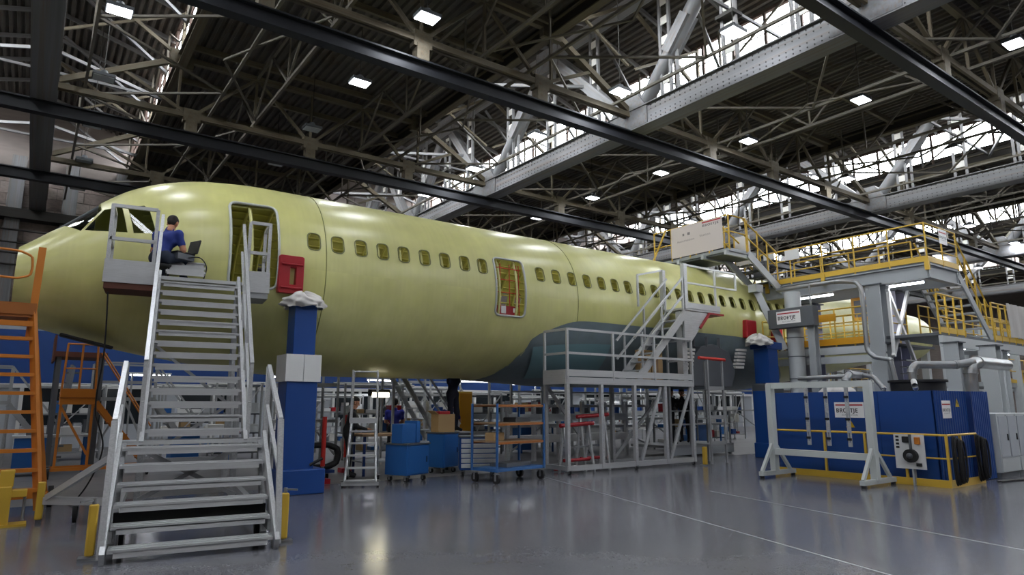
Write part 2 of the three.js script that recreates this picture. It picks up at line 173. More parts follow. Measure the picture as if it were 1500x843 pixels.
// high-bay lamps on their grid: a glowing face and an area light just under it
{
  const xs = [-13.6, -6.4, 0.95, 8.0, 15.6, 23.0, 30.9, 38.0, 45.4, 52.8, 60.2], zs = [8.2, 3.6, -1.1, -5.9, -10.5, -15.1, -19.8, -24.5, -29.2, -33.9, -38.6];
  const rowText = ['before the nose girder, outer row', 'before the nose girder, inner row', 'over the nose tip', 'over the boarding stairs', 'just before the middle girder', 'just beyond the middle girder', 'before the gantry girder', 'just beyond the gantry girder', 'midway to the far girder', 'before the far girder', 'beyond the far girder'], zoneText = (z) => z > -7.5 ? 'before the enclosure rail' : z > -16.2 ? 'between enclosure and stairs rails' : z > -25.9 ? 'between stairs and fuselage rails' : z > -34.2 ? 'behind the fuselage rail' : 'by the end wall';
  let proto; const hood = merge([new THREE.CylinderGeometry(0.1, 0.16, 0.16, 12).translate(0, 0.2, 0), new THREE.BoxGeometry(0.66, 0.1, 0.5).translate(0, 0.07, 0)]);
  for (const x of xs) for (const z of zs) {
    if (x > 50 && z > -12) continue; const off = x < 10 && z < -22;
    let t; if (!proto) { t = proto = thing('high_bay_lamp', 'bright white rectangular lamp hanging from the roof steel', 'lamp', 'high-bay lamps on the roof'); things.pop(); add('housing', hood, M.greyDark, t); const f = add('diffuser', new THREE.BoxGeometry(0.6, 0.03, 0.44), M.lampFace, t); f.position.y = 0.008; rod('hanger_rod', V(0, 0.25, 0), V(0, 2.3, 0), 0.012, M.darkSteel, t); } else t = copyOf(proto, off ? '' : undefined); t.userData.label = `${off ? 'unlit grey' : 'lit white'} roof lamp ${rowText[xs.indexOf(x)]}, ${zoneText(z)}`;
    t.position.set(x, 12.3, z); { const gn = GR.reduce((a, b) => Math.abs(b - x) < Math.abs(a - x) ? b : a), dx = Math.abs(gn - x), top = (dx < 4 ? 16.5 + 1.1 * (1 - dx / 4) : 14.7) - 12.3, r = t.children[2]; r.scale.y = top - 0.25; r.position.y = (top + 0.25) / 2; } if (off) { t.userData.group = 'unlit high-bay lamps'; t.children[1].material = M.greyLight; continue; } const l = new THREE.RectAreaLight('#f3f7ff', LAMP, 0.6, 0.44); l.position.set(0, -0.03, 0); l.rotation.x = -Math.PI / 2; t.add(l); if (t === proto) { t.remove(l); proto.userData.l = 0; }
  }
  delete proto.userData.l; { const l = new THREE.RectAreaLight('#f3f7ff', LAMP, 0.6, 0.44); l.position.set(0, -0.03, 0); l.rotation.x = -Math.PI / 2; proto.add(l); }
}
console.log('roof done');
// ---------------------------------------------------------------- the fuselage
const FY = 4.26, FZ = -14.8, FR = 2.03;
const lerpT = (T, x) => { if (x <= T[0][0]) return T[0][1]; for (let i = 1; i < T.length; i++) if (x <= T[i][0]) { const k = (x - T[i - 1][0]) / (T[i][0] - T[i - 1][0]); return T[i - 1][1] + (T[i][1] - T[i - 1][1]) * k; } return T[T.length - 1][1]; };
function smoothT(T) { // monotone cubic through the measured outline
  const n = T.length, d = [], m = []; for (let i = 0; i < n - 1; i++) d.push((T[i + 1][1] - T[i][1]) / (T[i + 1][0] - T[i][0])); m.push(d[0]); for (let i = 1; i < n - 1; i++) m.push(d[i] * d[i - 1] <= 0 ? 0 : 2 * d[i] * d[i - 1] / (d[i] + d[i - 1])); m.push(0);
  return (x) => { if (x <= T[0][0]) return T[0][1]; if (x >= T[n - 1][0]) return T[n - 1][1]; let i = 0; while (x > T[i + 1][0]) i++; const h = T[i + 1][0] - T[i][0], t = (x - T[i][0]) / h; return T[i][1] * (1 + 2 * t) * (1 - t) ** 2 + m[i] * h * t * (1 - t) ** 2 + T[i + 1][1] * t * t * (3 - 2 * t) + m[i + 1] * h * t * t * (t - 1); }; }
const topF = smoothT([[-0.4, 4.42], [-0.08, 4.68], [0.38, 5.10], [0.83, 5.50], [1.25, 5.80], [1.83, 6.05], [2.6, 6.22], [3.6, 6.29], [26, 6.29], [34, 5.9]]);
const botF = smoothT([[-0.4, 3.10], [0.1, 2.95], [0.5, 2.84], [0.86, 2.74], [1.64, 2.57], [2.25, 2.47], [3.3, 2.31], [4.4, 2.23], [20, 2.23], [34, 3.6]]);
const widF = smoothT([[-0.4, 0.86], [0.1, 1.13], [0.5, 1.31], [1.0, 1.52], [1.6, 1.73], [2.2, 1.88], [3.0, 1.99], [3.8, 2.03], [24, 2.03], [34, 1.5]]);
const midF = smoothT([[-0.4, 3.78], [0.5, 3.95], [1.5, 4.12], [3.4, 4.26], [24, 4.26], [34, 4.7]]);
function skinPoint(X, a, off = 0) { const w = widF(X) + off, c = midF(X), s = Math.sin(a), ry = (s >= 0 ? topF(X) - c : c - botF(X)) + off; return V(X, c + s * ry, FZ + Math.cos(a) * w); }
const skinAngle = (X, y) => { const c = midF(X), ry = y >= c ? topF(X) - c : c - botF(X); return Math.asin(Math.max(-1, Math.min(1, (y - c) / ry))); };
const skinZ = (X, y) => skinPoint(X, skinAngle(X, y)).z;
const skinN = (X, y) => { const a = skinAngle(X, y), p = skinPoint(X, a), q = skinPoint(X, a + 0.01), r = skinPoint(X + 0.02, a); const n = q.sub(p).cross(r.sub(p)).normalize(); return n.z < 0 ? n.negate() : n; };
function gridGeo(nu, nv, fn, flip, uvS = 3) { const pos = [], uv = [], idx = []; for (let i = 0; i <= nu; i++) for (let j = 0; j <= nv; j++) { const p = fn(i / nu, j / nv); pos.push(p.x, p.y, p.z); uv.push(p.x / uvS, j / nv * 12.75 / uvS); } const w = nv + 1; for (let i = 0; i < nu; i++) for (let j = 0; j < nv; j++) { const a = i * w + j, b = a + 1, c = a + w, d = c + 1; flip ? idx.push(a, c, b, b, c, d) : idx.push(a, b, c, b, d, c); } const g = new THREE.BufferGeometry(); g.setAttribute('position', new THREE.Float32BufferAttribute(pos, 3)); g.setAttribute('uv', new THREE.Float32BufferAttribute(uv, 2)); g.setIndex(idx); g.computeVertexNormals(); return g; }
function fixSeam(g, nu, nv) { const n = g.attributes.normal, w = nv + 1; for (let i = 0; i <= nu; i++) { const a = i * w, b = a + nv, v = V(n.getX(a) + n.getX(b), n.getY(a) + n.getY(b), n.getZ(a) + n.getZ(b)).normalize(); n.setXYZ(a, v.x, v.y, v.z); n.setXYZ(b, v.x, v.y, v.z); } return g; }
const TT = 0.05, NV = 96;
function shell(x0, x1, nu) { const T = Math.PI * 2, o = fixSeam(gridGeo(nu, NV, (u, v) => skinPoint(x0 + (x1 - x0) * u, v * T), true), nu, NV), i = fixSeam(gridGeo(nu, NV, (u, v) => skinPoint(x0 + (x1 - x0) * u, v * T, -TT), false), nu, NV);
  const e0 = gridGeo(1, NV, (u, v) => skinPoint(x0, v * T, -TT * (1 - u)), true), e1 = gridGeo(1, NV, (u, v) => skinPoint(x1, v * T, -TT * u), true); return merge([o, i, e0, e1]); }
const winX = [4.37, 4.87, 5.38, 5.88, 6.38, 6.9, 7.42, 7.95, 8.45, 10.2, 10.73, 11.27, 11.8, 12.33, 12.84, 13.35, 13.9, 14.45, 14.97, 15.5, 16.02, 16.55, 17.07, 17.6, 18.12, 18.65, 19.17, 19.68, 20.2, 20.7, 21.2], WY = 4.85, WW = 0.255, WH = 0.37;
const zPrism = (shape, z0, z1) => { const g = new THREE.ExtrudeGeometry(shape, { depth: z1 - z0, bevelEnabled: false, curveSegments: 4 }); g.translate(0, 0, z0); return g; };
const poly = (pts) => { const s = new THREE.Shape(); pts.forEach(([x, y], i) => i ? s.lineTo(x, y) : s.moveTo(x, y)); return s; };
const px2 = (x, y, z = -13.6) => { const p = GZ(x, y, z); return [p.x, p.y]; };
const sideWinA = poly([px2(124.5, 335), px2(155, 302), px2(180, 301), px2(184.5, 345.5), px2(139, 338.5)]), sideWinB = poly([px2(187.5, 302), px2(211, 303), px2(217.5, 314), px2(224, 350), px2(192.5, 347)]);
const shield = poly([[-0.1, 4.66], [0.22, 4.80], px2(119, 336), px2(151.5, 301.5), [0.72, 5.9], [-0.6, 5.5]]);
const door1 = roundRect(0.86, 1.70, 0.14, 3.23, 4.65), door2 = roundRect(0.86, 1.40, 0.12, 9.24, 4.42);
const fus = thing('aircraft_fuselage', 'yellow-green primed airliner fuselage on blue jacks, long row of empty window openings', 'aircraft');
{
  const ev = new Evaluator(); ev.attributes = ['position', 'normal', 'uv']; ev.useGroups = false;
  const cut = (geo, cutters, op = SUBTRACTION) => { const a = new Brush(geo), b = new Brush(merge(cutters)); a.updateMatrixWorld(); b.updateMatrixWorld(); return ev.evaluate(a, b, op).geometry; };
  const secs = [[-0.4, 4.62, 80, M.primer], [4.625, 11.40, 44, M.primer2], [11.405, 19.95, 44, M.primer], [19.955, 34, 40, M.primer2]];
  secs.forEach(([a, b, nu, mat], si) => {
    const list = winX.filter((x) => x > a && x < b).map((x) => zPrism(roundRect(WW, WH, 0.1, x, WY), FZ - 3, FZ + 3));
    if (si === 0) list.push(zPrism(door1, FZ, FZ + 3)); if (si === 1) list.push(zPrism(door2, FZ, FZ + 3), gbox(8.9, 2.4, FZ - 0.1, 0.72, 1.2, 0.8));
    if (si < 2) for (const [x, y, r] of [[7.37, 4.03, 0.07], [8.5, 4.17, 0.045], [4.32, 4.07, 0.04], [1.32, 3.13, 0.06]]) if (x > a && x < b) { const s = new THREE.Shape(); s.absarc(x, y, r, 0, 7, false); list.push(zPrism(s, FZ + 1, FZ + 3)); }
    let geo = shell(a, b, nu);
    if (si === 0) { list.push(zPrism(sideWinA, FZ - 3, FZ + 3), zPrism(sideWinB, FZ - 3, FZ + 3), zPrism(shield, FZ - 3, FZ + 3)); }
    geo = cut(geo, list); add('skin_section', geo, mat, fus);
  });
  const bh = add('front_bulkhead', gridGeo(2, 48, (u, v) => { const p = skinPoint(-0.4, v * Math.PI * 2, -TT), c = V(-0.36, 3.77, FZ); return c.lerp(p, u).setX(-0.36); }, true), M.primerIn, fus); bh.material.side = THREE.DoubleSide;
  // flat cockpit panes
  for (const s of [1, -1]) { const on = (p, o = 0.03) => V(p.x, p.y, FZ + s * (skinZ(p.x, p.y) - FZ - o)); const pane = (pts) => { const pos = [], idx = []; pts.forEach((p) => pos.push(p.x, p.y, p.z)); for (let i = 1; i < pts.length - 1; i++) idx.push(0, i, i + 1); const g = new THREE.BufferGeometry(); g.setAttribute('position', new THREE.Float32BufferAttribute(pos, 3)); g.setIndex(idx); g.computeVertexNormals(); add('cockpit_pane', g, M.cockpitGlass, fus); };
    for (const sh of [sideWinA, sideWinB]) pane(sh.getPoints().slice(0, 5).map((p) => on(p))); const a = px2(119, 336), b = px2(151.5, 301.5); pane([V(-0.02, 4.70, FZ), V(0.72, 5.38, FZ), on({ x: b[0], y: b[1] }), on({ x: a[0], y: a[1] })]); }
  // windshield posts along the cut, bluish grey
  const post = (pts, r) => cable('windshield_post', pts, r, M.greyDark, fus);
  post([0, 0.33, 0.66, 1].map((k) => V(-0.04 + k * 0.80, 4.69 + k * 0.73, FZ)), 0.03);
  // seams of the barrel joints, frames, stringers
  const ring = (X, off, r, n, mat, name) => { const c = new THREE.CatmullRomCurve3([...Array(64)].map((_, i) => skinPoint(X, i / 64 * Math.PI * 2, off)), true); return add(name, new THREE.TubeGeometry(c, 96, r, n, true), mat, fus); };
  for (const X of [4.6225, 11.4025, 19.9525]) ring(X, 0.0, 0.012, 5, M.seam, 'barrel_joint');
  for (let X = 1.9; X < 24; X += 0.525) { const Xc = X; ring(Xc + 0.24, -TT - 0.05, 0.035, 4, M.primerIn, 'frame'); }
  for (let k = 0; k < 22; k++) { const a = Math.PI * (0.18 + 0.82 * k / 21) + 0.12; const pts = []; for (let X = 1.6; X <= 24; X += 1.4) pts.push(skinPoint(X, a, -TT - 0.02)); add('stringer', new THREE.TubeGeometry(new THREE.CatmullRomCurve3(pts), 20, 0.025, 4), M.primerIn, fus); }
  span('cabin_floor', 2.4, 24, 3.66, 3.74, FZ - 1.75, FZ + 1.75, M.primerIn, fus);
  // window and door rims
  const ringShape = (o, i) => { const s = o; s.holes.push(i); return s; };
  const wf = new THREE.ExtrudeGeometry(ringShape(roundRect(WW + 0.03, WH + 0.03, 0.11), roundRect(WW - 0.006, WH - 0.006, 0.1)), { depth: 0.008, bevelEnabled: false, curveSegments: 4 });
  for (const x of winX) { const f = add('window_frame', wf, M.winFrame, fus), n = skinN(x, WY); f.position.set(x, WY, skinZ(x, WY) - 0.004); f.lookAt(f.position.clone().add(n)); }
  const doorRim = (x, y, w, h, r) => { const pts = roundRect(w, h, r, x, y).getSpacedPoints(70).slice(0, 70).map((p) => V(p.x, p.y, skinZ(p.x, p.y) + 0.004)); return add('door_rim', new THREE.TubeGeometry(new THREE.CatmullRomCurve3(pts, true), 140, 0.028, 6, true), M.rim, fus); };
  doorRim(3.23, 4.65, 0.88, 1.72, 0.15); doorRim(9.24, 4.42, 0.88, 1.42, 0.13);
  // belly: wing centre section primed blue-grey
  const edge = smoothT([[9.3, -92], [9.55, -70], [9.85, -48], [10.1, -30], [10.45, -24], [11.47, -14.7], [12, -14], [18.2, -14.6], [19.4, -20], [20.4, -30], [22, -60], [23, -92]]);
  add('wing_centre_skin', gridGeo(70, 26, (u, v) => { const X = 9.3 + 13.7 * u, a0 = edge(X) * Math.PI / 180, a1 = -Math.PI - a0; const mid = -Math.PI / 2; return skinPoint(X, a0 + (a1 - a0) * v, 0.012 + 0.12 * Math.max(0, Math.sin(Math.PI * v)) * Math.min(1, u * 6, (1 - u) * 6)); }, true), M.belly, fus).material.side = THREE.DoubleSide;
  // wing root faces under the platform rails
  const wr = (pts, mat, th, name) => { const s = poly(pts); const m = add(name, new THREE.ExtrudeGeometry(s, { depth: th, bevelEnabled: true, bevelSize: 0.02, bevelThickness: 0.02, bevelSegments: 2 }), mat, fus); return m; };
  add('wing_root_panel', gridGeo(20, 12, (u, v) => { const X = 10.15 + 2.6 * u + 0.35 * v * (1 - u), a = (-30 - 32 * v - 6 * (1 - u) * (1 - u)) * Math.PI / 180; return skinPoint(X, a, 0.075 + 0.05 * v); }, true), M.teal, fus).material.side = THREE.DoubleSide;
  wr([[15.6, 2.15], [15.75, 2.9], [16.2, 3.3], [16.8, 3.4], [17.5, 3.2], [17.8, 2.6], [17.6, 2.15]], M.greyDark, 0.25, 'wing_root_rib').position.z = -12.95;
  for (let k = 0; k < 6; k++) { box('stiffener', 15.5 + 0.03 * k, 2.65 + k * 0.11, -12.7, 0.45, 0.07, 0.12, M.offwhite, fus); box('stiffener', 18.0 + 0.04 * k, 2.75 + k * 0.11, -12.7, 0.42 , 0.07, 0.12, M.offwhite, fus); }
  for (const x of [15.9, 16.5, 17.1]) bar('lug', V(x, 3.3, -12.72), V(x + 0.05, 3.62, -12.75), 0.08, 0.12, M.greyDark, fus);
  // small things on the skin
  rbox('nose_gear_door', 0.75, 2.72, FZ + 0.7, 0.85, 0.05, 0.3, 0.02, M.black, fus).rotation.z = -0.24;
  const b2 = add('jack_bracket', new THREE.ExtrudeGeometry((() => { const s = roundRect(0.46, 0.72, 0.04); s.holes.push(roundRect(0.14, 0.36, 0.02, 0.03, -0.03)); return s; })(), { depth: 0.12, bevelEnabled: true, bevelSize: 0.012, bevelThickness: 0.012 }), M.red, fus); b2.position.set(3.9, 4.09, -12.80); b2.userData.label = 'red jacking bracket'; for (const y of [4.28, 3.82]) rod('bracket_bolt', V(3.7, y, -12.64), V(4.1, y, -12.64), 0.02, M.red, b2.parent);
  const b3 = rbox('jack_bracket', 18.75, 4.0, -12.72, 0.55, 0.6, 0.2, 0.05, M.red, fus); b3.userData.label = 'red jacking bracket'; rbox('jack_bracket', 20.3, 3.85, -12.75, 0.5, 0.6, 0.2, 0.05, M.red, fus);
  // interior work lamps: glowing tubes with their own light
  for (const [x, s] of [[6.2, 3], [8.2, 2], [11.5, 2], [13.2, 3], [15.6, 2], [18.5, 1]]) { const tb = rod('interior_tube_lamp', V(x - 0.4, 5.95, FZ + 0.2), V(x + 0.4, 5.95, FZ + 0.2), 0.02, M.tubeFace, fus); const l = new THREE.PointLight('#fff9e0', 0.25 * s, 0); l.position.set(x, 5.85, FZ + 0.2); l.shadow.radius = 4; l.castShadow = true; fus.add(l); }
}
// safety barrier inside the second door
{ const t = thing('door_barrier', 'red wire safety barrier standing in the doorway behind the wings of windows', 'barrier'); const z = -12.95; for (const x of [8.88, 9.06, 9.34, 9.54, 9.62]) rod('barrier_bar', V(x, 3.75, z - 0.02), V(x, 5.02, z - 0.06), 0.012, M.redBright, t); for (const y of [4.3, 4.62, 4.9]) rod('barrier_rail', V(8.84, y, z), V(9.64, y - 0.01, z), 0.012, M.redBright, t); span('barrier_panel', 8.86, 9.55, 3.75, 3.97, z - 0.03, z, M.red, t); span('notice', 9.06, 9.2, 3.78, 3.96, z, z + 0.01, M.white, t); span('notice', 9.42, 9.52, 3.82, 3.93, z, z + 0.01, M.white, t); }
console.log('fuselage done');
// ---------------------------------------------------------------- access equipment and jacks at the nose
function railing(parent, pts, h, mat, step, r, toe, mids = [0.5]) {
  for (let i = 0; i < pts.length - 1; i++) { const a = pts[i], b = pts[i + 1], n = Math.max(1, Math.round(a.distanceTo(b) / step)), U = (p, y) => p.clone().add(V(0, y, 0));
    rod('top_rail', U(a, h), U(b, h), r, mat, parent); for (const m of mids) rod('mid_rail', U(a, h * m), U(b, h * m), r * 0.8, mat, parent); for (let k = (i ? 1 : 0); k <= n; k++) { const p = a.clone().lerp(b, k / n); rod('post', U(p, -0.05), U(p, h), r, mat, parent); } if (toe) bar('toe_board', U(a, 0.08), U(b, 0.08), 0.03, 0.16, mat, parent); } }
function sqRailing(parent, pts, h, mat, step, w, mids = [0.5]) { for (let i = 0; i < pts.length - 1; i++) { const a = pts[i], b = pts[i + 1], n = Math.max(1, Math.round(a.distanceTo(b) / step)), U = (p, y) => p.clone().add(V(0, y, 0)); bar('top_rail', U(a, h), U(b, h), w, w, mat, parent); for (const m of mids) bar('mid_rail', U(a, h * m), U(b, h * m), w, w, mat, parent); for (let k = (i ? 1 : 0); k <= n; k++) { const p = a.clone().lerp(b, k / n); bar('post', U(p, -0.05), U(p, h), w, w, mat, parent); } } }
function caster(parent, x, z, r = 0.09, mat = M.galv) { const g = new THREE.CylinderGeometry(r, r, 0.045, 16); g.rotateZ(Math.PI / 2); const w = add('caster_wheel', g, M.rubber, parent); w.position.set(x, r, z); const f = add('caster_fork', merge([gbox(-0.032, r * 1.3, 0, 0.008, r * 1.4, 0.05), gbox(0.032, r * 1.3, 0, 0.008, r * 1.4, 0.05), gbox(0, r * 2.0, 0, 0.09, 0.015, 0.09)]), mat, parent); f.position.set(x, 0, z); }
function treadGeo(w, d) { return merge([gbox(0, 0, 0, w, 0.035, d), gbox(0, -0.035, d / 2 - 0.012, w * 0.93, 0.06, 0.024), gbox(0, 0.022, d * 0.25, w * 0.97, 0.01, 0.03), gbox(0, 0.022, -d * 0.2, w * 0.97, 0.01, 0.03)]); }
{
  const t = thing('boarding_stairs', 'wide wheeled aluminium boarding stairs climbing to the cockpit and forward door', 'stairs'); t.position.set(1.6, 0, -8.0); t.rotation.y = -8 * Math.PI / 180;
  const tg = treadGeo(1.6, 0.26), tu = treadGeo(1.16, 0.22);
  for (let k = 0; k < 6; k++) add('tread', tg, M.alum, t).position.set(0, 0.12 + k * 0.188, -0.12 - k * 0.265);
  for (let k = 0; k < 14; k++) add('tread', tu, M.alum, t).position.set(0, 1.26 + k * 0.178, -1.72 - k * 0.175);
  for (const s of [-1, 1]) {
    bar('stringer', V(0.84 * s, 0.02, 0.02), V(0.84 * s, 1.16, -1.55), 0.05, 0.24, M.alum, t); bar('stringer', V(0.61 * s, 1.08, -1.55), V(0.61 * s, 3.74, -4.2), 0.05, 0.2, M.alum, t);
    bar('handrail', V(0.86 * s, 1.42, -0.3), V(0.86 * s, 2.12, -1.55), 0.05, 0.06, M.alum, t); bar('handrail_post', V(0.86 * s, 0.05, -0.02), V(0.86 * s, 1.42, -0.3), 0.06, 0.09, M.alum, t); bar('handrail_post', V(0.86 * s, 0.3, -1.55), V(0.86 * s, 2.12, -1.55), 0.06, 0.09, M.alum, t); bar('mid_rail', V(0.86 * s, 0.8, -0.18), V(0.86 * s, 1.6, -1.55), 0.04, 0.05, M.alum, t); bar('side_post', V(0.8 * s, 0.05, -0.75), V(0.8 * s, 1.1, -1.5), 0.07, 0.1, M.alumDull, t);
    bar('handrail', V(0.64 * s, 2.15, -1.6), V(0.64 * s, 4.75, -4.15), 0.05, 0.06, M.alum, t); bar('mid_rail', V(0.64 * s, 1.62, -1.6), V(0.64 * s, 4.25, -4.15), 0.04, 0.05, M.alum, t); for (const k of [0, 0.33, 0.66]) bar('handrail_post', V(0.64 * s, 1.1 + 2.6 * k, -1.62 - 2.55 * k), V(0.64 * s, 2.15 + 2.6 * k, -1.62 - 2.55 * k), 0.05, 0.06, M.alum, t);
    bar('leg', V(0.62 * s, 0.25, -4.3), V(0.62 * s, 3.7, -4.3), 0.09, 0.09, M.alumDull, t); bar('leg', V(0.62 * s, 0.2, -2.9), V(0.62 * s, 2.4, -2.9), 0.08, 0.08, M.alumDull, t); bar('base_beam', V(0.82 * s, 0.22, -0.3), V(0.82 * s, 0.22, -4.5), 0.08, 0.12, M.alumDull, t); bar('brace', V(0.62 * s, 0.3, -2.9), V(0.62 * s, 2.6, -4.3), 0.05, 0.05, M.alumDull, t);
    const yj = rbox('stabilizer_jack', 0.97 * s, 0.3, -0.35, 0.09, 0.52, 0.09, 0.02, M.yellow, t); rod('jack_screw', V(0.97 * s, 0.03, -0.35), V(0.97 * s, 0.62, -0.35), 0.022, M.galv, t); box('jack_foot', 0.97 * s, 0.015, -0.35, 0.2, 0.03, 0.16, M.galv, t); bar('jack_crank', V(0.97 * s, 0.6, -0.35), V(0.97 * s + 0.12 * s, 0.6, -0.25), 0.02, 0.02, M.galv, t);
  }
  for (const y of [0.7, 1.6, 2.6]) { bar('cross_beam', V(-0.62, y, -4.3), V(0.62, y, -4.3), 0.06, 0.08, M.alumDull, t); } bar('brace', V(-0.62, 0.7, -4.3), V(0.62, 1.6, -4.3), 0.04, 0.05, M.alumDull, t); bar('brace', V(0.62, 1.6, -4.3), V(-0.62, 2.6, -4.3), 0.04, 0.05, M.alumDull, t); bar('brace', V(-0.6, 0.35, -2.2), V(0.6, 1.0, -2.2), 0.04, 0.06, M.alumDull, t); bar('brace', V(0.6, 0.35, -2.2), V(-0.6, 1.0, -2.2), 0.04, 0.06, M.alumDull, t);
  bar('cross_beam', V(-0.8, 0.34, -0.7), V(0.8, 0.34, -0.7), 0.06, 0.14, M.rubber, t);
  span('landing', -0.84, 0.84, 1.1, 1.15, -1.9, -1.5, M.alum, t);
  // platforms left and right of the top step
  span('platform_deck', -1.42, 1.12, 3.68, 3.74, -4.95, -4.25, M.alum, t); span('platform_toe_board', -1.42, -0.66, 3.74, 3.95, -4.28, -4.22, M.alum, t); span('platform_skirt', -1.42, -0.66, 3.56, 3.74, -4.22, -4.18, M.alum, t); span('platform_toe_board', 0.72, 1.14, 3.74, 3.95, -4.28, -4.22, M.alum, t); span('platform_skirt', 0.72, 1.14, 3.56, 3.74, -4.22, -4.18, M.alum, t);
  span('platform_box', -1.4, -0.66, 3.46, 3.56, -4.9, -4.2, M.brown, t); span('platform_box', 0.72, 1.12, 3.46, 3.56, -4.9, -4.2, M.alumDull, t);
  sqRailing(t, [V(-1.38, 3.74, -4.9), V(-1.38, 3.74, -4.25), V(-0.72, 3.74, -4.25)], 1.12, M.alum, 0.9, 0.055); sqRailing(t, [V(0.76, 3.74, -4.25), V(1.1, 3.74, -4.25), V(1.1, 3.74, -4.9)], 1.1, M.alum, 0.9, 0.055);
  for (let k = 0; k < 3; k++) add('top_tread', treadGeo(0.62, 0.2), M.alum, t).position.set(-0.22, 3.86 + k * 0.11, -4.45 - k * 0.16);
  // outrigger on the left side
  bar('outrigger', V(-0.84, 0.3, -2.6), V(-1.75, 0.3, -3.2), 0.07, 0.1, M.alum, t); bar('outrigger_brace', V(-0.84, 1.0, -2.0), V(-1.7, 0.34, -3.15), 0.06, 0.08, M.alum, t); rbox('stabilizer_jack', -1.78, 0.3, -3.2, 0.09, 0.5, 0.09, 0.02, M.yellow, t);
  for (const [x, z] of [[-0.7, -0.6], [0.7, -0.6], [-1.35, -3.1], [0.8, -4.2]]) caster(t, x, z, 0.11);
}
{ // blue fuselage jacks
  const jack = (label, x, z, wide) => { const t = thing('fuselage_jack', label, 'jack', 'tall blue jacks carrying the fuselage'); const w = wide ? 0.62 : 0.52; rbox('base', 0.02, 0.22, 0.05, w + 0.34, 0.44, 0.7, 0.02, M.blue, t); rbox('lower_column', -0.02, 1.2, 0, w + 0.06, 1.64, w, 0.015, M.blue, t); if (!wide) { for (const s of [-1, 1]) span('collar_panel', -0.02 + (s < 0 ? -0.33 : 0.005), -0.02 + (s < 0 ? -0.005 : 0.33), 2.02, 2.52, -0.3, 0.3, M.white, t); } else span('collar_panel', -0.33, 0.33, 1.95, 2.2, -0.33, 0.33, M.greyDark, t); rbox('upper_column', 0, 2.9, 0, w - 0.1, 1.3, w - 0.1, 0.015, M.blue, t); if (wide) rbox('head_plate', 0.05, 3.42, 0, 0.85, 0.22, 0.6, 0.02, M.blue, t); else { rod('hose', V(0.2, 0.5, 0.25), V(0.42, 0.62, 0.3), 0.03, M.black, t); } t.position.set(x, 0, z); return t; };
  jack('blue square jack column with white collar panels under the forward red bracket', 4.12, -12.55, false); jack('dark blue jack column with broad head plate under the rear red brackets', 18.75, -12.2, true);
  const clothOn = (x, y, z, sx, sz, h, label) => { const g = new THREE.SphereGeometry(1, 36, 18, 0, Math.PI * 2, 0, Math.PI * 0.62), p = g.attributes.position; for (let i = 0; i < p.count; i++) { const a = Math.atan2(p.getZ(i), p.getX(i)), yy = p.getY(i), k = 1 + 0.1 * Math.sin(a * 7 + yy * 6) * (1 - yy) + 0.06 * Math.sin(a * 13 + 5 * yy) + 0.05 * Math.sin(a * 4 - 9 * yy); p.setXYZ(i, p.getX(i) * sx * k, yy * h * (1 + 0.22 * Math.sin(a * 3 + 1) + 0.12 * Math.sin(a * 8)), p.getZ(i) * sz * k); } g.computeVertexNormals(); const m = new THREE.Mesh(g, M.cloth); m.name = numbered('protective_cloth'); m.castShadow = m.receiveShadow = true; m.position.set(x, y, z); m.userData = { label, category: 'cloth' }; m.material.side = THREE.DoubleSide; scene.add(m); };
  clothOn(4.1, 3.5, -12.5, 0.4, 0.33, 0.2, 'crumpled white cloth wrapped over the jack head below the forward red bracket'); clothOn(18.35, 3.5, -12.15, 0.34, 0.4, 0.24, 'white cloth bundled on the rear jack head plate');
}
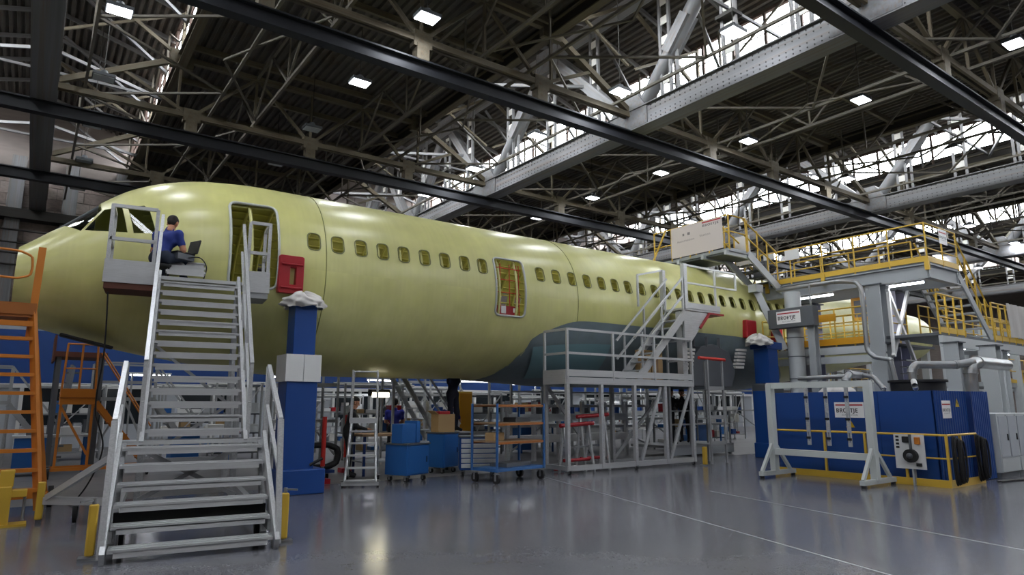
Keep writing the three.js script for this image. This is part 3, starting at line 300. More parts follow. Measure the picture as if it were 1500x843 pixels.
// ---------------------------------------------------------------- orange ladders
{
  const t = thing('platform_ladder', 'tall orange platform ladder with railed top in front of the aircraft nose tip', 'ladder');
  const z0 = -11.9, z1 = -12.6; 
  const A = GZ(56, 742, z0), Bt = GZ(63, 362, z1);
  for (const s of [0, -1.15]) { bar('stringer', V(A.x + s, 0.12, z0), V(Bt.x + s - 0.02, 3.0, z1 + 0.05), 0.05, 0.14, M.orange, t); bar('upright', V(Bt.x + s - 0.03, 2.6, z1), V(Bt.x + s, 4.05, z1), 0.045, 0.1, M.orange, t); bar('rear_leg', V(A.x + s + 0.1, 0.1, -13.2), V(Bt.x + s, 2.9, z1), 0.06, 0.08, M.orange, t); }
  for (let k = 0; k < 9; k++) { const f = (k + 1) / 10.5, x = A.x + (Bt.x - A.x) * f; box('rung', x - 0.57, 0.12 + 2.88 * f, z0 + (z1 - z0) * f, 1.15, 0.05, 0.16, M.orange, t); }
  span('top_deck', Bt.x - 1.25, Bt.x + 0.02, 2.92, 3.0, z1 - 0.6, z1 + 0.1, M.orangeDark, t); span('deck_edge', Bt.x - 1.25, Bt.x + 0.02, 2.96, 3.14, z1 + 0.08, z1 + 0.12, M.orangeDark, t); span('deck_edge', Bt.x - 1.25, Bt.x + 0.02, 2.78, 2.86, z1 + 0.08, z1 + 0.14, M.orange, t);
  pipe('guard_hoop', [V(Bt.x - 1.2, 3.98, z1 + 0.05), V(Bt.x - 0.3, 3.95, z1 + 0.05), V(Bt.x - 0.12, 3.88, z1 + 0.05), V(Bt.x - 0.1, 3.7, z1 + 0.05), V(Bt.x - 0.12, 3.58, z1 + 0.05), V(Bt.x - 0.3, 3.52, z1 + 0.05), V(Bt.x - 1.2, 3.56, z1 + 0.05)], 0.018, M.orange, t, 8);
  bar('base_beam', V(A.x - 1.2, 0.2, -13.1), V(A.x + 0.15, 0.2, -13.1), 0.06, 0.1, M.orange, t); bar('base_beam', V(A.x, 0.2, -11.9), V(A.x + 0.1, 0.2, -13.2), 0.06, 0.08, M.orange, t); for (const [x, z] of [[A.x, -11.85], [A.x + 0.15, -13.2], [A.x - 1.1, -11.85]]) { const g = new THREE.CylinderGeometry(0.16, 0.16, 0.07, 20); g.rotateZ(Math.PI / 2); add('wheel', g, M.rubber, t).position.set(x + 0.02, 0.16, z); }
  const u = thing('work_stand', 'orange step stand with tall hooped handrails and a solid box landing, under the nose', 'step stand'); const c = GY(100, 700), x = c.x, z = c.z, k = 1;
  span('landing_box', x - 0.33, x + 0.33, 1.6, 1.95, z - 0.3, z + 0.25, M.orange, u); span('landing_seam', x - 0.34, x + 0.34, 1.74, 1.76, z - 0.31, z + 0.26, M.orangeDark, u); for (const s of [-0.32, 0, 0.32]) rod('handrail_post', V(x + s, 1.95, z + 0.2), V(x + s * 0.9, 2.95, z + 0.2), 0.022, M.orange, u); rod('top_rail', V(x - 0.3, 2.95, z + 0.2), V(x + 0.29, 2.95, z + 0.2), 0.02, M.orange, u); rod('mid_rail', V(x - 0.32, 2.4, z + 0.2), V(x + 0.31, 2.4, z + 0.2), 0.016, M.orange, u);
  for (const s of [-1, 1]) { bar('leg', V(x + 0.3 * s, 0.2, z + 0.2), V(x + 0.3 * s, 1.6, z + 0.2), 0.05, 0.05, M.orange, u); bar('stringer', V(x + 0.35, 1.65, z + 0.25 * s), V(x + 1.5, 0.2, z + 0.25 * s), 0.05, 0.12, M.orange, u); bar('base_beam', V(x - 0.4, 0.2, z + 0.3 * s), V(x + 1.6, 0.2, z + 0.3 * s), 0.05, 0.07, M.orange, u); rod('stair_rail', V(x + 0.4, 2.8, z + 0.25 * s), V(x + 1.5, 1.1, z + 0.25 * s), 0.018, M.orange, u); } bar('brace', V(x - 0.3, 1.55, z + 0.2), V(x + 0.28, 0.5, z + 0.2), 0.04, 0.05, M.orange, u); for (let i = 0; i < 5; i++) box('tread', x + 0.5 + i * 0.22, 1.45 - i * 0.27, z, 0.2, 0.03, 0.5, M.orangeDark, u); for (const [a, b] of [[-0.4, 0.3], [1.5, 0.3], [1.5, -0.3], [-0.4, -0.3]]) caster(u, x + a, z + b, 0.12);
  const g = thing('nose_dock_stairs', 'dark grey dock stairs with a maroon plank deck beneath the nose', 'dock'); const q = GY(70, 690); for (const s of [0, 1.3]) { bar('stringer', V(q.x + 0.05, 0.05, q.z - s), V(q.x + 0.3, 2.6, q.z - s - 0.6), 0.06, 0.2, M.greyDark, g); } for (let i = 0; i < 9; i++) box('tread', q.x + 0.08 + i * 0.03, 0.28 + i * 0.27, q.z - 0.65 - i * 0.07, 0.06 + 0.3, 0.04, 0.25, M.greyDark, g); const dk = GZ(155, 520, -19.2); span('deck', 0.4, dk.x, 2.7, 2.82, -20.0, -18.6, M.brown, g); for (const xx of [0.5, dk.x - 0.1]) for (const zz of [-18.7, -19.9]) bar('leg', V(xx, 0, zz), V(xx, 2.7, zz), 0.1, 0.1, M.greyDark, g); span('side_panel', 0.38, 0.42, 2.6, 3.2, -20.0, -18.6, M.brown, g);
  const y = thing('wheel_chock_stand', 'yellow steel stand with stepped top at the foot of the orange platform ladder', 'stand'); const yp = GY(4, 772); rbox('body', yp.x - 0.05, 0.26, yp.z, 0.2, 0.52, 0.2, 0.015, M.yellow, y); rbox('upper_block', yp.x - 0.02, 0.62, yp.z, 0.16, 0.22, 0.16, 0.012, M.yellow, y); rbox('arm', yp.x + 0.12, 0.42, yp.z, 0.2, 0.1, 0.14, 0.012, M.yellow, y); rod('pin', V(yp.x + 0.2, 0.06, yp.z), V(yp.x + 0.2, 0.4, yp.z), 0.018, M.galv, y); span('foot', yp.x - 0.2, yp.x + 0.25, 0, 0.03, yp.z - 0.15, yp.z + 0.15, M.yellow, y);
}
// ---------------------------------------------------------------- people
function surfaceNets(f, mn, mx, h) {
  const nx = Math.ceil((mx[0] - mn[0]) / h) + 1, ny = Math.ceil((mx[1] - mn[1]) / h) + 1, nz = Math.ceil((mx[2] - mn[2]) / h) + 1, F = new Float32Array(nx * ny * nz), I = (i, j, k) => (k * ny + j) * nx + i;
  for (let k = 0; k < nz; k++) for (let j = 0; j < ny; j++) for (let i = 0; i < nx; i++) F[I(i, j, k)] = f(mn[0] + i * h, mn[1] + j * h, mn[2] + k * h);
  const map = new Int32Array(nx * ny * nz).fill(-1), pos = [], idx = [];
  for (let k = 0; k < nz - 1; k++) for (let j = 0; j < ny - 1; j++) for (let i = 0; i < nx - 1; i++) { let n = 0, x = 0, y = 0, z = 0; const v = []; for (let c = 0; c < 8; c++) v.push(F[I(i + (c & 1), j + (c >> 1 & 1), k + (c >> 2))]); for (let a = 0; a < 8; a++) for (const b of [a | 1, a | 2, a | 4]) if (b !== a && (v[a] < 0) !== (v[b] < 0)) { const t = v[a] / (v[a] - v[b]); x += (a & 1) + t * ((b & 1) - (a & 1)); y += (a >> 1 & 1) + t * ((b >> 1 & 1) - (a >> 1 & 1)); z += (a >> 2) + t * ((b >> 2) - (a >> 2)); n++; } if (n) { map[I(i, j, k)] = pos.length / 3; pos.push(mn[0] + (i + x / n) * h, mn[1] + (j + y / n) * h, mn[2] + (k + z / n) * h); } }
  const quad = (a, b, c, d, fl) => fl ? idx.push(a, b, c, a, c, d) : idx.push(a, c, b, a, d, c);
  for (let k = 1; k < nz - 1; k++) for (let j = 1; j < ny - 1; j++) for (let i = 1; i < nx - 1; i++) { const s = F[I(i, j, k)] < 0; if (s !== F[I(i + 1, j, k)] < 0) quad(map[I(i, j - 1, k - 1)], map[I(i, j, k - 1)], map[I(i, j, k)], map[I(i, j - 1, k)], s); if (s !== F[I(i, j + 1, k)] < 0) quad(map[I(i - 1, j, k - 1)], map[I(i - 1, j, k)], map[I(i, j, k)], map[I(i, j, k - 1)], s); if (s !== F[I(i, j, k + 1)] < 0) quad(map[I(i - 1, j - 1, k)], map[I(i, j - 1, k)], map[I(i, j, k)], map[I(i - 1, j, k)], s); }
  return { pos, idx };
}
function capsules(B, kk) { return (x, y, z) => { let d = 1e3; for (const b of B) { const ax = x - b[0], ay = y - b[1], az = z - b[2], t = Math.max(0, Math.min(1, (ax * b[8] + ay * b[9] + az * b[10]) * b[11])), ex = ax - b[8] * t, ey = ay - b[9] * t, ez = (az - b[10] * t), q = Math.sqrt(ex * ex + ey * ey + ez * ez) - (b[6] + (b[7] - b[6]) * t), hh = Math.max(0, kk - Math.abs(d - q)) / kk; d = Math.min(d, q) - hh * hh * kk * 0.25; } return d; }; }
const bone = (a, b, ra, rb, col) => { const dx = b[0] - a[0], dy = b[1] - a[1], dz = b[2] - a[2]; return [...a, ...b, ra, rb, dx, dy, dz, 1 / Math.max(1e-9, dx * dx + dy * dy + dz * dz), col]; };
function meshBones(B, k, h) { const mn = [9, 9, 9], mx = [-9, -9, -9]; for (const b of B) for (let i = 0; i < 3; i++) { mn[i] = Math.min(mn[i], b[i] - b[6], b[3 + i] - b[7]); mx[i] = Math.max(mx[i], b[i] + b[6], b[3 + i] + b[7]); } for (let i = 0; i < 3; i++) { mn[i] -= 3 * h; mx[i] += 3 * h; } const { pos, idx } = surfaceNets(capsules(B, k), mn, mx, h), col = []; const single = B.map((b) => capsules([b], 0.001)); for (let i = 0; i < pos.length; i += 3) { let bd = 9, bi = 0; for (let j = 0; j < B.length; j++) { const d = single[j](pos[i], pos[i + 1], pos[i + 2]); if (d < bd) { bd = d; bi = j; } } const c = B[bi][12]; col.push(c.r, c.g, c.b); } const g = new THREE.BufferGeometry(); g.setAttribute('position', new THREE.Float32BufferAttribute(pos, 3)); g.setAttribute('color', new THREE.Float32BufferAttribute(col, 3)); g.setIndex(idx); g.computeVertexNormals(); return g; }
const bodyMat = new THREE.MeshStandardMaterial({ vertexColors: true, roughness: 0.85 }), hairMat = std('#1d1714', 0.85);
function person(label, P, pos, ry, cols) {
  const t = thing('person', label, 'person'); const C = (h) => new THREE.Color(h), sh = C(cols.shirt), pa = C(cols.pants), sk = C('#b98467'), so = C('#1a1a1c'), slv = cols.longSleeve ? sh : sk, B = [], H = [], A = [];
  const mid = (a, b, k) => a.map((v, i) => v + (b[i] - v) * k), { pelvis, chest, neck, head } = P;
  B.push(bone([pelvis[0] - 0.07, pelvis[1], pelvis[2]], [pelvis[0] + 0.07, pelvis[1], pelvis[2]], 0.12, 0.12, pa), bone([pelvis[0], pelvis[1] + 0.1, pelvis[2]], mid(pelvis, chest, 0.6), 0.125, 0.13, sh), bone([chest[0] - 0.08, chest[1], chest[2]], [chest[0] + 0.08, chest[1], chest[2]], 0.135, 0.135, sh), bone(chest, neck, 0.1, 0.065, sh), bone(neck, mid(neck, head, 0.6), 0.055, 0.052, sk));
  for (const s of [0, 1]) { const [hp, kn, an, toe] = P.legs[s], [shd, el, wr, hd] = P.arms[s]; B.push(bone(hp, kn, 0.095, 0.065, pa), bone(kn, an, 0.066, 0.048, pa), bone(an, toe, 0.048, 0.038, so), bone(mid(chest, shd, 0.4), shd, 0.085, 0.07, sh), bone(shd, mid(shd, el, cols.longSleeve ? 1 : 0.62), 0.066, cols.longSleeve ? 0.048 : 0.056, sh), bone(mid(shd, el, 0.6), el, 0.045, 0.042, slv), bone(el, wr, 0.044, 0.032, slv));
    const d = V(...hd).sub(V(...wr)).normalize(), sd = V(0, 1, 0).cross(d).normalize(); if (sd.lengthSq() < 0.1) sd.set(1, 0, 0); const nrm = d.clone().cross(sd), w = V(...wr), pt = (a, b, c) => w.clone().addScaledVector(d, a).addScaledVector(sd, b).addScaledVector(nrm, c).toArray();
    A.push([bone(w.toArray(), pt(0.03, 0, 0), 0.028, 0.026, sk), bone(pt(0.04, -0.022, 0), pt(0.085, -0.026, 0), 0.016, 0.014, sk), bone(pt(0.04, 0.022, 0), pt(0.085, 0.026, 0), 0.016, 0.014, sk), bone(pt(0.04, 0, 0), pt(0.09, 0, 0), 0.018, 0.015, sk), ...[[-0.031, 0.06], [-0.011, 0.075], [0.01, 0.07], [0.03, 0.055]].flatMap(([o, L]) => [bone(pt(0.088, o, 0), pt(0.088 + L * 0.55, o * 1.15, -0.008), 0.0088, 0.0082, sk), bone(pt(0.088 + L * 0.55, o * 1.15, -0.008), pt(0.088 + L * 0.9, o * 1.15, -0.032), 0.0082, 0.0072, sk)]), bone(pt(0.03, 0.024 * (s ? -1 : 1), 0), pt(0.07, 0.058 * (s ? -1 : 1), -0.012), 0.012, 0.0095, sk), bone(pt(0.07, 0.058 * (s ? -1 : 1), -0.012), pt(0.098, 0.06 * (s ? -1 : 1), -0.03), 0.0092, 0.008, sk)]); }
  // the head looks along P.look
  const L = V(...P.look).normalize(), S = V(0, 1, 0).cross(L).normalize(), Uh = L.clone().cross(S), hp = (a, b, c) => V(...head).addScaledVector(S, a).addScaledVector(Uh, b).addScaledVector(L, c).toArray(), eye = C('#2a1d18'), lip = C('#8d5147');
  H.push(bone(hp(0, 0.035, -0.02), hp(0, 0.03, 0.015), 0.084, 0.08, sk), bone(hp(0, -0.02, 0.03), hp(0, -0.085, 0.05), 0.062, 0.036, sk), bone(hp(0, -0.1, -0.015), hp(0, -0.17, -0.02), 0.052, 0.054, sk), bone(hp(0, 0.015, 0.088), hp(0, -0.028, 0.108), 0.009, 0.014, sk), ...[-1, 1].flatMap((s) => [bone(hp(0.033 * s, 0.01, 0.083), hp(0.033 * s, 0.01, 0.085), 0.009, 0.009, eye), bone(hp(0.083 * s, 0.01, -0.01), hp(0.087 * s, -0.03, -0.005), 0.018, 0.012, sk)]), bone(hp(-0.02, -0.06, 0.086), hp(0.02, -0.06, 0.086), 0.007, 0.007, lip));
  const g = merge2([meshBones(B, 0.05, 0.014), meshBones(H, 0.02, 0.0065), ...A.map((a) => meshBones(a, 0.008, 0.004))]); add('body', g, bodyMat, t);
  const hb = [bone(hp(0, 0.05, -0.03), hp(0, 0.06, 0.015), 0.086, 0.078, sk), bone(hp(0, -0.01, -0.055), hp(0, 0.05, -0.04), 0.065, 0.085, sk)]; const hg = meshBones(hb, 0.03, 0.01); hg.deleteAttribute('color'); add('hair', hg, hairMat, t);
  t.position.set(...pos); t.rotation.y = ry; return t;
}
function merge2(l) { return mergeGeometries(l); }
const stand = (o = {}) => ({ pelvis: [0, 0.95, 0], chest: [0, 1.28, o.lean ?? 0.02], neck: [0, 1.46, o.lean ?? 0.02], head: [0, 1.64, (o.lean ?? 0.02) + 0.03], look: o.look ?? [0, -0.1, 1], legs: [[[-0.1, 0.92, 0], [-0.12, 0.5, 0.03], [-0.12, 0.09, -0.02], [-0.13, 0.04, 0.14]], [[0.1, 0.92, 0], [0.13, 0.5, 0.05], [0.13, 0.09, 0.02], [0.15, 0.04, 0.18]]], arms: o.arms ?? [[[-0.2, 1.4, 0.02], [-0.25, 1.12, 0.0], [-0.24, 0.9, 0.12], [-0.23, 0.8, 0.2]], [[0.2, 1.4, 0.02], [0.25, 1.12, 0.0], [0.24, 0.9, 0.12], [0.23, 0.8, 0.2]]] });
const armsWork = [[[-0.2, 1.38, 0.06], [-0.24, 1.12, 0.14], [-0.14, 1.05, 0.38], [-0.1, 1.04, 0.5]], [[0.2, 1.38, 0.06], [0.24, 1.12, 0.14], [0.14, 1.05, 0.38], [0.1, 1.04, 0.5]]];
{
  const seat = GY(212, 412, 3.75); const sp = [1.60, 3.74, -12.55];
  person('person in blue T-shirt and jeans sitting bent over atop the boarding stairs', { pelvis: [0, 0.36, 0], chest: [0, 0.70, 0.13], neck: [0, 0.88, 0.17], head: [0, 1.03, 0.24], look: [0.2, -0.5, 1], legs: [[[-0.1, 0.34, 0.02], [-0.2, 0.44, 0.42], [-0.16, 0.09, 0.42], [-0.18, 0.04, 0.58]], [[0.1, 0.34, 0.02], [0.24, 0.42, 0.4], [0.22, 0.09, 0.44], [0.24, 0.04, 0.6]]], arms: [[[-0.21, 0.8, 0.14], [-0.28, 0.53, 0.2], [-0.16, 0.42, 0.4], [-0.1, 0.4, 0.5]], [[0.21, 0.8, 0.14], [0.3, 0.53, 0.2], [0.24, 0.43, 0.42], [0.2, 0.41, 0.52]]] }, sp, 2.35, { shirt: '#22347c', pants: '#20293a' });
  const st = thing('stool', 'low black stool under the seated worker on the stairs platform', 'stool'); rbox('seat', sp[0], 3.95, sp[2], 0.34, 0.05, 0.32, 0.02, M.rubber, st); for (const a of [-0.13, 0.13]) for (const b of [-0.12, 0.12]) rod('leg', V(sp[0] + a, 3.74, sp[2] + b), V(sp[0] + a, 3.94, sp[2] + b), 0.012, M.black, st);
  const lp = thing('laptop', 'open black laptop on the top treads of the boarding stairs', 'laptop'), q = GZ(266, 372, -12.62); rbox('base', q.x, q.y, q.z, 0.36, 0.03, 0.26, 0.008, M.black, lp, 0.5); const sc = rbox('screen', q.x + 0.2, q.y + 0.14, q.z - 0.04, 0.03, 0.26, 0.3, 0.008, M.black, lp, 0.4); sc.rotation.z = -0.2; rbox('stand_box', q.x, q.y - 0.07, q.z, 0.34, 0.11, 0.26, 0.01, M.greyDark, lp, 0.5);
  cable('charger_cable', [V(q.x + 0.1, q.y - 0.08, q.z + 0.1), V(q.x + 0.28, q.y - 0.06, q.z + 0.12), V(q.x + 0.4, q.y - 0.2, q.z + 0.1), V(q.x + 0.38, q.y - 0.45, q.z + 0.05)], 0.01, M.black, lp);
  const cb = thing('power_cable', 'black cable hanging from the left stairs platform to the floor', 'cable'); cable('cord', [GZ(158, 428, -12.4), GZ(156, 470, -12.45), GZ(152, 520, -12.6), GZ(140, 600, -12.8), GZ(150, 660, -12.9), V(0.75, 0.03, -13.2), V(0.4, 0.02, -13.5)], 0.012, M.black, cb);
  const b1 = GY(508, 700); person('person in black work clothes working at the bench under the glowing lamp', stand({ lean: 0.08, arms: armsWork, look: [0, -0.25, 1] }), [b1.x, 0, b1.z], 1.25, { shirt: '#15161a', pants: '#17171a', longSleeve: true });
  person('person in a violet-blue T-shirt seen from behind near the white office doors', stand({ lean: 0.05, arms: armsWork }), [8.6, 0, -17.6], 2.8, { shirt: '#2b3190', pants: '#1a1c26' });
  person('person in a dark blue T-shirt bending at the bench behind the blue cabinets', stand({ lean: 0.12, arms: armsWork }), [10.2, 0, -17.2], 2.3, { shirt: '#23286e', pants: '#191b24' });
  const f1 = [16.9, 0.35, -14.6]; person('person in a dark jacket standing on the low platform behind the rear jack, arm raised', stand({ arms: [[[-0.2, 1.4, 0.02], [-0.3, 1.3, 0.2], [-0.2, 1.5, 0.35], [-0.18, 1.56, 0.44]], [[0.2, 1.4, 0.02], [0.25, 1.12, 0], [0.24, 0.9, 0.12], [0.23, 0.8, 0.2]]] }), f1, 1.2, { shirt: '#16171b', pants: '#1a1b20', longSleeve: true });
  person('person in a dark jacket bending forward on the low platform behind the rear jack', stand({ lean: 0.2, arms: armsWork }), [18.1, 0.35, -15.0], -1.2, { shirt: '#1a1c22', pants: '#15161a', longSleeve: true });
  person('person in dark overalls on a step block, arms up inside the belly opening', stand({ arms: [[[-0.2, 1.42, 0.02], [-0.24, 1.68, 0.08], [-0.15, 1.9, 0.12], [-0.13, 2.0, 0.12]], [[0.2, 1.42, 0.02], [0.24, 1.68, 0.08], [0.15, 1.9, 0.12], [0.13, 2.0, 0.12]]], look: [0, 0.5, 1] }), [8.9, 0.92, -14.9], 0.4, { shirt: '#161c30', pants: '#131829', longSleeve: true });
}
console.log('people done');
// ---------------------------------------------------------------- middle: platform beside the wing root
{
  const t = thing('work_platform', 'long aluminium work platform with railings along the grey wing root', 'platform'), z = -11.9, zb = -12.75, x0 = 10.2, x1 = 14.8;
  span('deck', x0, x1, 2.18, 2.24, zb, z, M.alum, t); span('deck_fascia', x0, x1, 2.26, 2.42, z - 0.03, z + 0.02, M.alum, t); span('deck_fascia', x0, x1, 2.08, 2.24, z - 0.03, z + 0.02, M.alum, t); span('deck_fascia', x0 - 0.02, x0 + 0.03, 2.08, 2.42, zb, z, M.alum, t);
  for (const x of [x0 + 0.06, 11.35, 12.5, 13.65, x1 - 0.06]) bar('leg', V(x, 0.1, z - 0.04), V(x, 2.1, z - 0.04), 0.09, 0.09, M.alum, t); for (const x of [x0 + 0.06, 12.5, x1 - 0.06]) bar('leg', V(x, 0.1, zb), V(x, 2.1, zb), 0.09, 0.09, M.alumDull, t);
  bar('base_beam', V(x0, 0.14, z - 0.04), V(x1, 0.14, z - 0.04), 0.07, 0.12, M.alum, t); bar('base_beam', V(x0, 0.14, zb), V(x1, 0.14, zb), 0.07, 0.1, M.alumDull, t); for (const x of [x0 + 0.05, x1 - 0.05]) bar('base_beam', V(x, 0.14, zb), V(x, 0.14, z), 0.07, 0.1, M.alum, t);
  bar('diagonal_brace', V(12.7, 0.2, z - 0.04), V(13.5, 2.05, z - 0.04), 0.05, 0.08, M.alum, t); bar('diagonal_brace', V(13.8, 0.2, z - 0.04), V(14.7, 2.05, z - 0.04), 0.05, 0.08, M.alum, t); bar('diagonal_brace', V(10.3, 2.05, zb), V(11.9, 0.2, zb), 0.05, 0.08, M.alumDull, t); bar('diagonal_brace', V(12.5, 0.2, zb), V(14.6, 2.05, zb), 0.05, 0.08, M.alumDull, t);
  for (const x of [x0 + 0.1, 12.5, x1 - 0.1]) caster(t, x, z - 0.04, 0.045); sqRailing(t, [V(x0 + 0.04, 2.24, zb), V(x0 + 0.04, 2.24, z), V(x1 - 0.04, 2.24, z), V(x1 - 0.04, 2.24, zb)], 1.14, M.alum, 1.3, 0.055, [0.5]);
  // flight from the deck up to the window platform
  const S0 = V(12.7, 2.24, -12.3), S1 = V(14.7, 4.15, -12.3); for (const dz of [0.32, -0.32]) { bar('flight_stringer', S0.clone().add(V(0, 0, dz)), S1.clone().add(V(0, 0, dz)), 0.05, 0.2, M.alum, t); for (const h of [0.55, 1.05]) bar('flight_handrail', S0.clone().add(V(-0.1, h, dz)), S1.clone().add(V(0, h, dz)), 0.045, 0.05, M.alum, t); for (const k of [0.1, 0.5, 0.95]) { const p = S0.clone().lerp(S1, k).add(V(0, 0, dz)); bar('handrail_post', p, p.clone().add(V(0, 1.05, 0)), 0.045, 0.05, M.alum, t); } }
  for (let k = 1; k < 8; k++) { const p = S0.clone().lerp(S1, k / 8); box('tread', p.x, p.y, p.z, 0.24, 0.035, 0.6, M.alum, t); }
  const u = thing('window_platform', 'cantilevered aluminium window-height platform with a tapered support and maroon edge', 'platform'); span('deck', 14.6, 16.25, 4.22, 4.28, -12.70, -11.98, M.alum, u); span('toe_board', 14.7, 16.25, 4.28, 4.44, -12.0, -11.96, M.alum, u); bar('maroon_edge', V(15.3, 3.75, -11.97), V(15.75, 4.2, -11.97), 0.04, 0.07, M.red, u); span('maroon_edge', 15.75, 16.4, 4.17, 4.22, -12.7, -11.95, M.red, u); bar('support_column', V(14.75, 2.25, -12.2), V(14.75, 4.2, -12.2), 0.2, 0.2, M.alum, u); { const s = poly([[14.65, 3.3], [14.95, 3.35], [15.75, 4.2], [14.65, 4.2]]); add('support_gusset', new THREE.ExtrudeGeometry(s, { depth: 0.06, bevelEnabled: false }), M.alum, u).position.z = -12.06; }
  bar('corner_post', V(14.72, 4.25, -12.0), V(14.72, 5.55, -12.0), 0.13, 0.13, M.alum, u); sqRailing(u, [V(14.72, 4.4, -12.0), V(16.1, 4.4, -12.0)], 1.12, M.alum, 1.3, 0.05, [0.55]); bar('rail_extension', V(16.1, 5.52, -12.0), V(17.1, 5.52, -12.0), 0.05, 0.05, M.alum, u); bar('rail_extension', V(16.1, 5.02, -12.0), V(17.1, 5.02, -12.0), 0.05, 0.05, M.alum, u); bar('rail_extension', V(17.1, 5.0, -12.0), V(17.1, 5.55, -12.0), 0.05, 0.05, M.alum, u); bar('rail_extension', V(13.55, 5.2, -12.68), V(14.6, 5.45, -12.68), 0.05, 0.05, M.alum, u); bar('rail_extension', V(13.55, 4.3, -12.68), V(13.55, 5.2, -12.68), 0.05, 0.05, M.alum, u); bar('rail_extension', V(14.6, 4.28, -12.68), V(14.6, 5.45, -12.68), 0.12, 0.12, M.alum, u);
  for (const [x, y, z2] of [[13.6, 2.24, -12.62], [14.1, 2.24, -12.64]]) { const c = thing('cardboard_box', x < 14 ? 'brown cardboard panel box standing on the platform deck under the flight' : 'brown cardboard box leaning at the tapered support column', 'box', 'cardboard on the work platform'); rbox('carton', x, y + 0.42, z2, 0.44, 0.84, 0.18, 0.01, M.cardboard, c); span('tape', x - 0.03, x + 0.03, y + 0.05, y + 0.8, z2 + 0.09, z2 + 0.093, M.wood, c); }
  for (let k = 0; k < 2; k++) { const r = thing('trestle', k ? 'taller red topped steel trestle under the work platform' : 'lower red topped steel trestle under the work platform', 'trestle', 'red trestles under the platform'), x = 10.75 + k * 0.75, zz = -12.2 - k * 0.25, h = 1.1 + 0.2 * k; rod('top_bar', V(x - 0.5, h, zz), V(x + 0.55, h + 0.05, zz), 0.05, M.red, r); for (const a of [-0.4, 0.4]) for (const b of [-0.18, 0.18]) bar('leg', V(x + a, 0, zz + b), V(x + a, h, zz), 0.05, 0.05, M.alum, r); rod('lower_bar', V(x - 0.4, 0.3, zz), V(x + 0.4, 0.3, zz), 0.04, M.red, r); bar('stretcher', V(x - 0.4, 0.6, zz), V(x + 0.4, 0.6, zz), 0.03, 0.04, M.galv, r); }
  for (let k = 0; k < 6; k++) { const p = thing('loose_tube', 'bare aluminium tube lying under the work platform', 'tube', 'tubes on the floor under the platform'); rod('shaft', V(10.4 + k * 0.12, 0.05 + 0.05 * (k % 2), -12.62 + 0.04 * k), V(12.6 + k * 0.2, 0.05 + 0.05 * (k % 2), -12.45 + 0.05 * k), 0.025, k % 3 ? M.alum : M.red, p); }
  const tb = thing('tall_trestle', 'tall aluminium trestle with a red crossbar before the wing root rib', 'trestle'); for (const [x, zz] of [[15.3, -11.8], [15.95, -11.8], [15.3, -12.4], [15.95, -12.4]]) bar('leg', V(x, 0, zz), V(x, 2.85, zz), 0.05, 0.05, M.alumDull, tb); rod('red_bar', V(14.95, 2.88, -11.8), V(16.1, 2.86, -11.8), 0.045, M.redBright, tb); for (const y of [0.5, 1.2, 2.0]) { span('shelf_beam', 15.28, 15.97, y, y + 0.1, -11.82, -11.78, M.alumDull, tb); span('shelf', 15.3, 15.95, y, y + 0.02, -12.4, -11.8, M.alumDull, tb); }
  const ys = thing('floor_jack', 'short yellow stabilizer jack at the corner of the work platform', 'jack'); rbox('body', 14.75, 0.26, -11.6, 0.1, 0.46, 0.1, 0.015, M.yellow, ys); box('foot', 14.75, 0.015, -11.6, 0.2, 0.03, 0.2, M.galv, ys);
}
// ---------------------------------------------------------------- benches, cabinets and carts under the belly
function cabinet(label, x, z, w, h, d, ry, mat, opts = {}) { const t = thing('tool_cabinet', label, 'cabinet', 'blue tool cabinets under the belly'); rbox('body', 0, 0.14 + h / 2, 0, w, h, d, 0.012, mat, t); if (opts.drawers) for (let k = 0; k < opts.drawers; k++) { const dr = rbox('drawer', 0, 0.18 + (k + 0.5) * (h - 0.06) / opts.drawers, d / 2 + 0.006, w - 0.06, (h - 0.06) / opts.drawers - 0.02, 0.02, 0.006, M.greyLight, t); bar('handle', V(-w * 0.3, 0.03, 0.02), V(w * 0.3, 0.03, 0.02), 0.015, 0.02, M.alum, dr); } else { const dr = rbox('door', 0, 0.14 + h / 2, d / 2 + 0.006, w - 0.05, h - 0.06, 0.02, 0.006, mat, t); rod('handle', V(w * 0.36, -0.06, 0.02), V(w * 0.36, 0.06, 0.02), 0.01, M.black, dr); } span('worktop', -w / 2 - 0.02, w / 2 + 0.02, 0.14 + h, 0.17 + h, -d / 2 - 0.02, d / 2 + 0.02, M.greyDark, t); if (opts.screen) { rbox('monitor_case', -w * 0.18, 0.17 + h + 0.2, 0, w * 0.6, 0.4, d * 0.5, 0.01, mat, t); rbox('side_case', w * 0.24, 0.17 + h + 0.23, -0.03, w * 0.16, 0.46, d * 0.6, 0.01, mat, t); span('tray', w * 0.34, w * 0.5, 0.17 + h, 0.2 + h, -d / 2, d / 2, M.greyLight, t); } for (const a of [-1, 1]) for (const b of [-1, 1]) caster(t, a * (w / 2 - 0.08), b * (d / 2 - 0.08), 0.055); t.position.set(x, 0, z); t.rotation.y = ry; return t; }
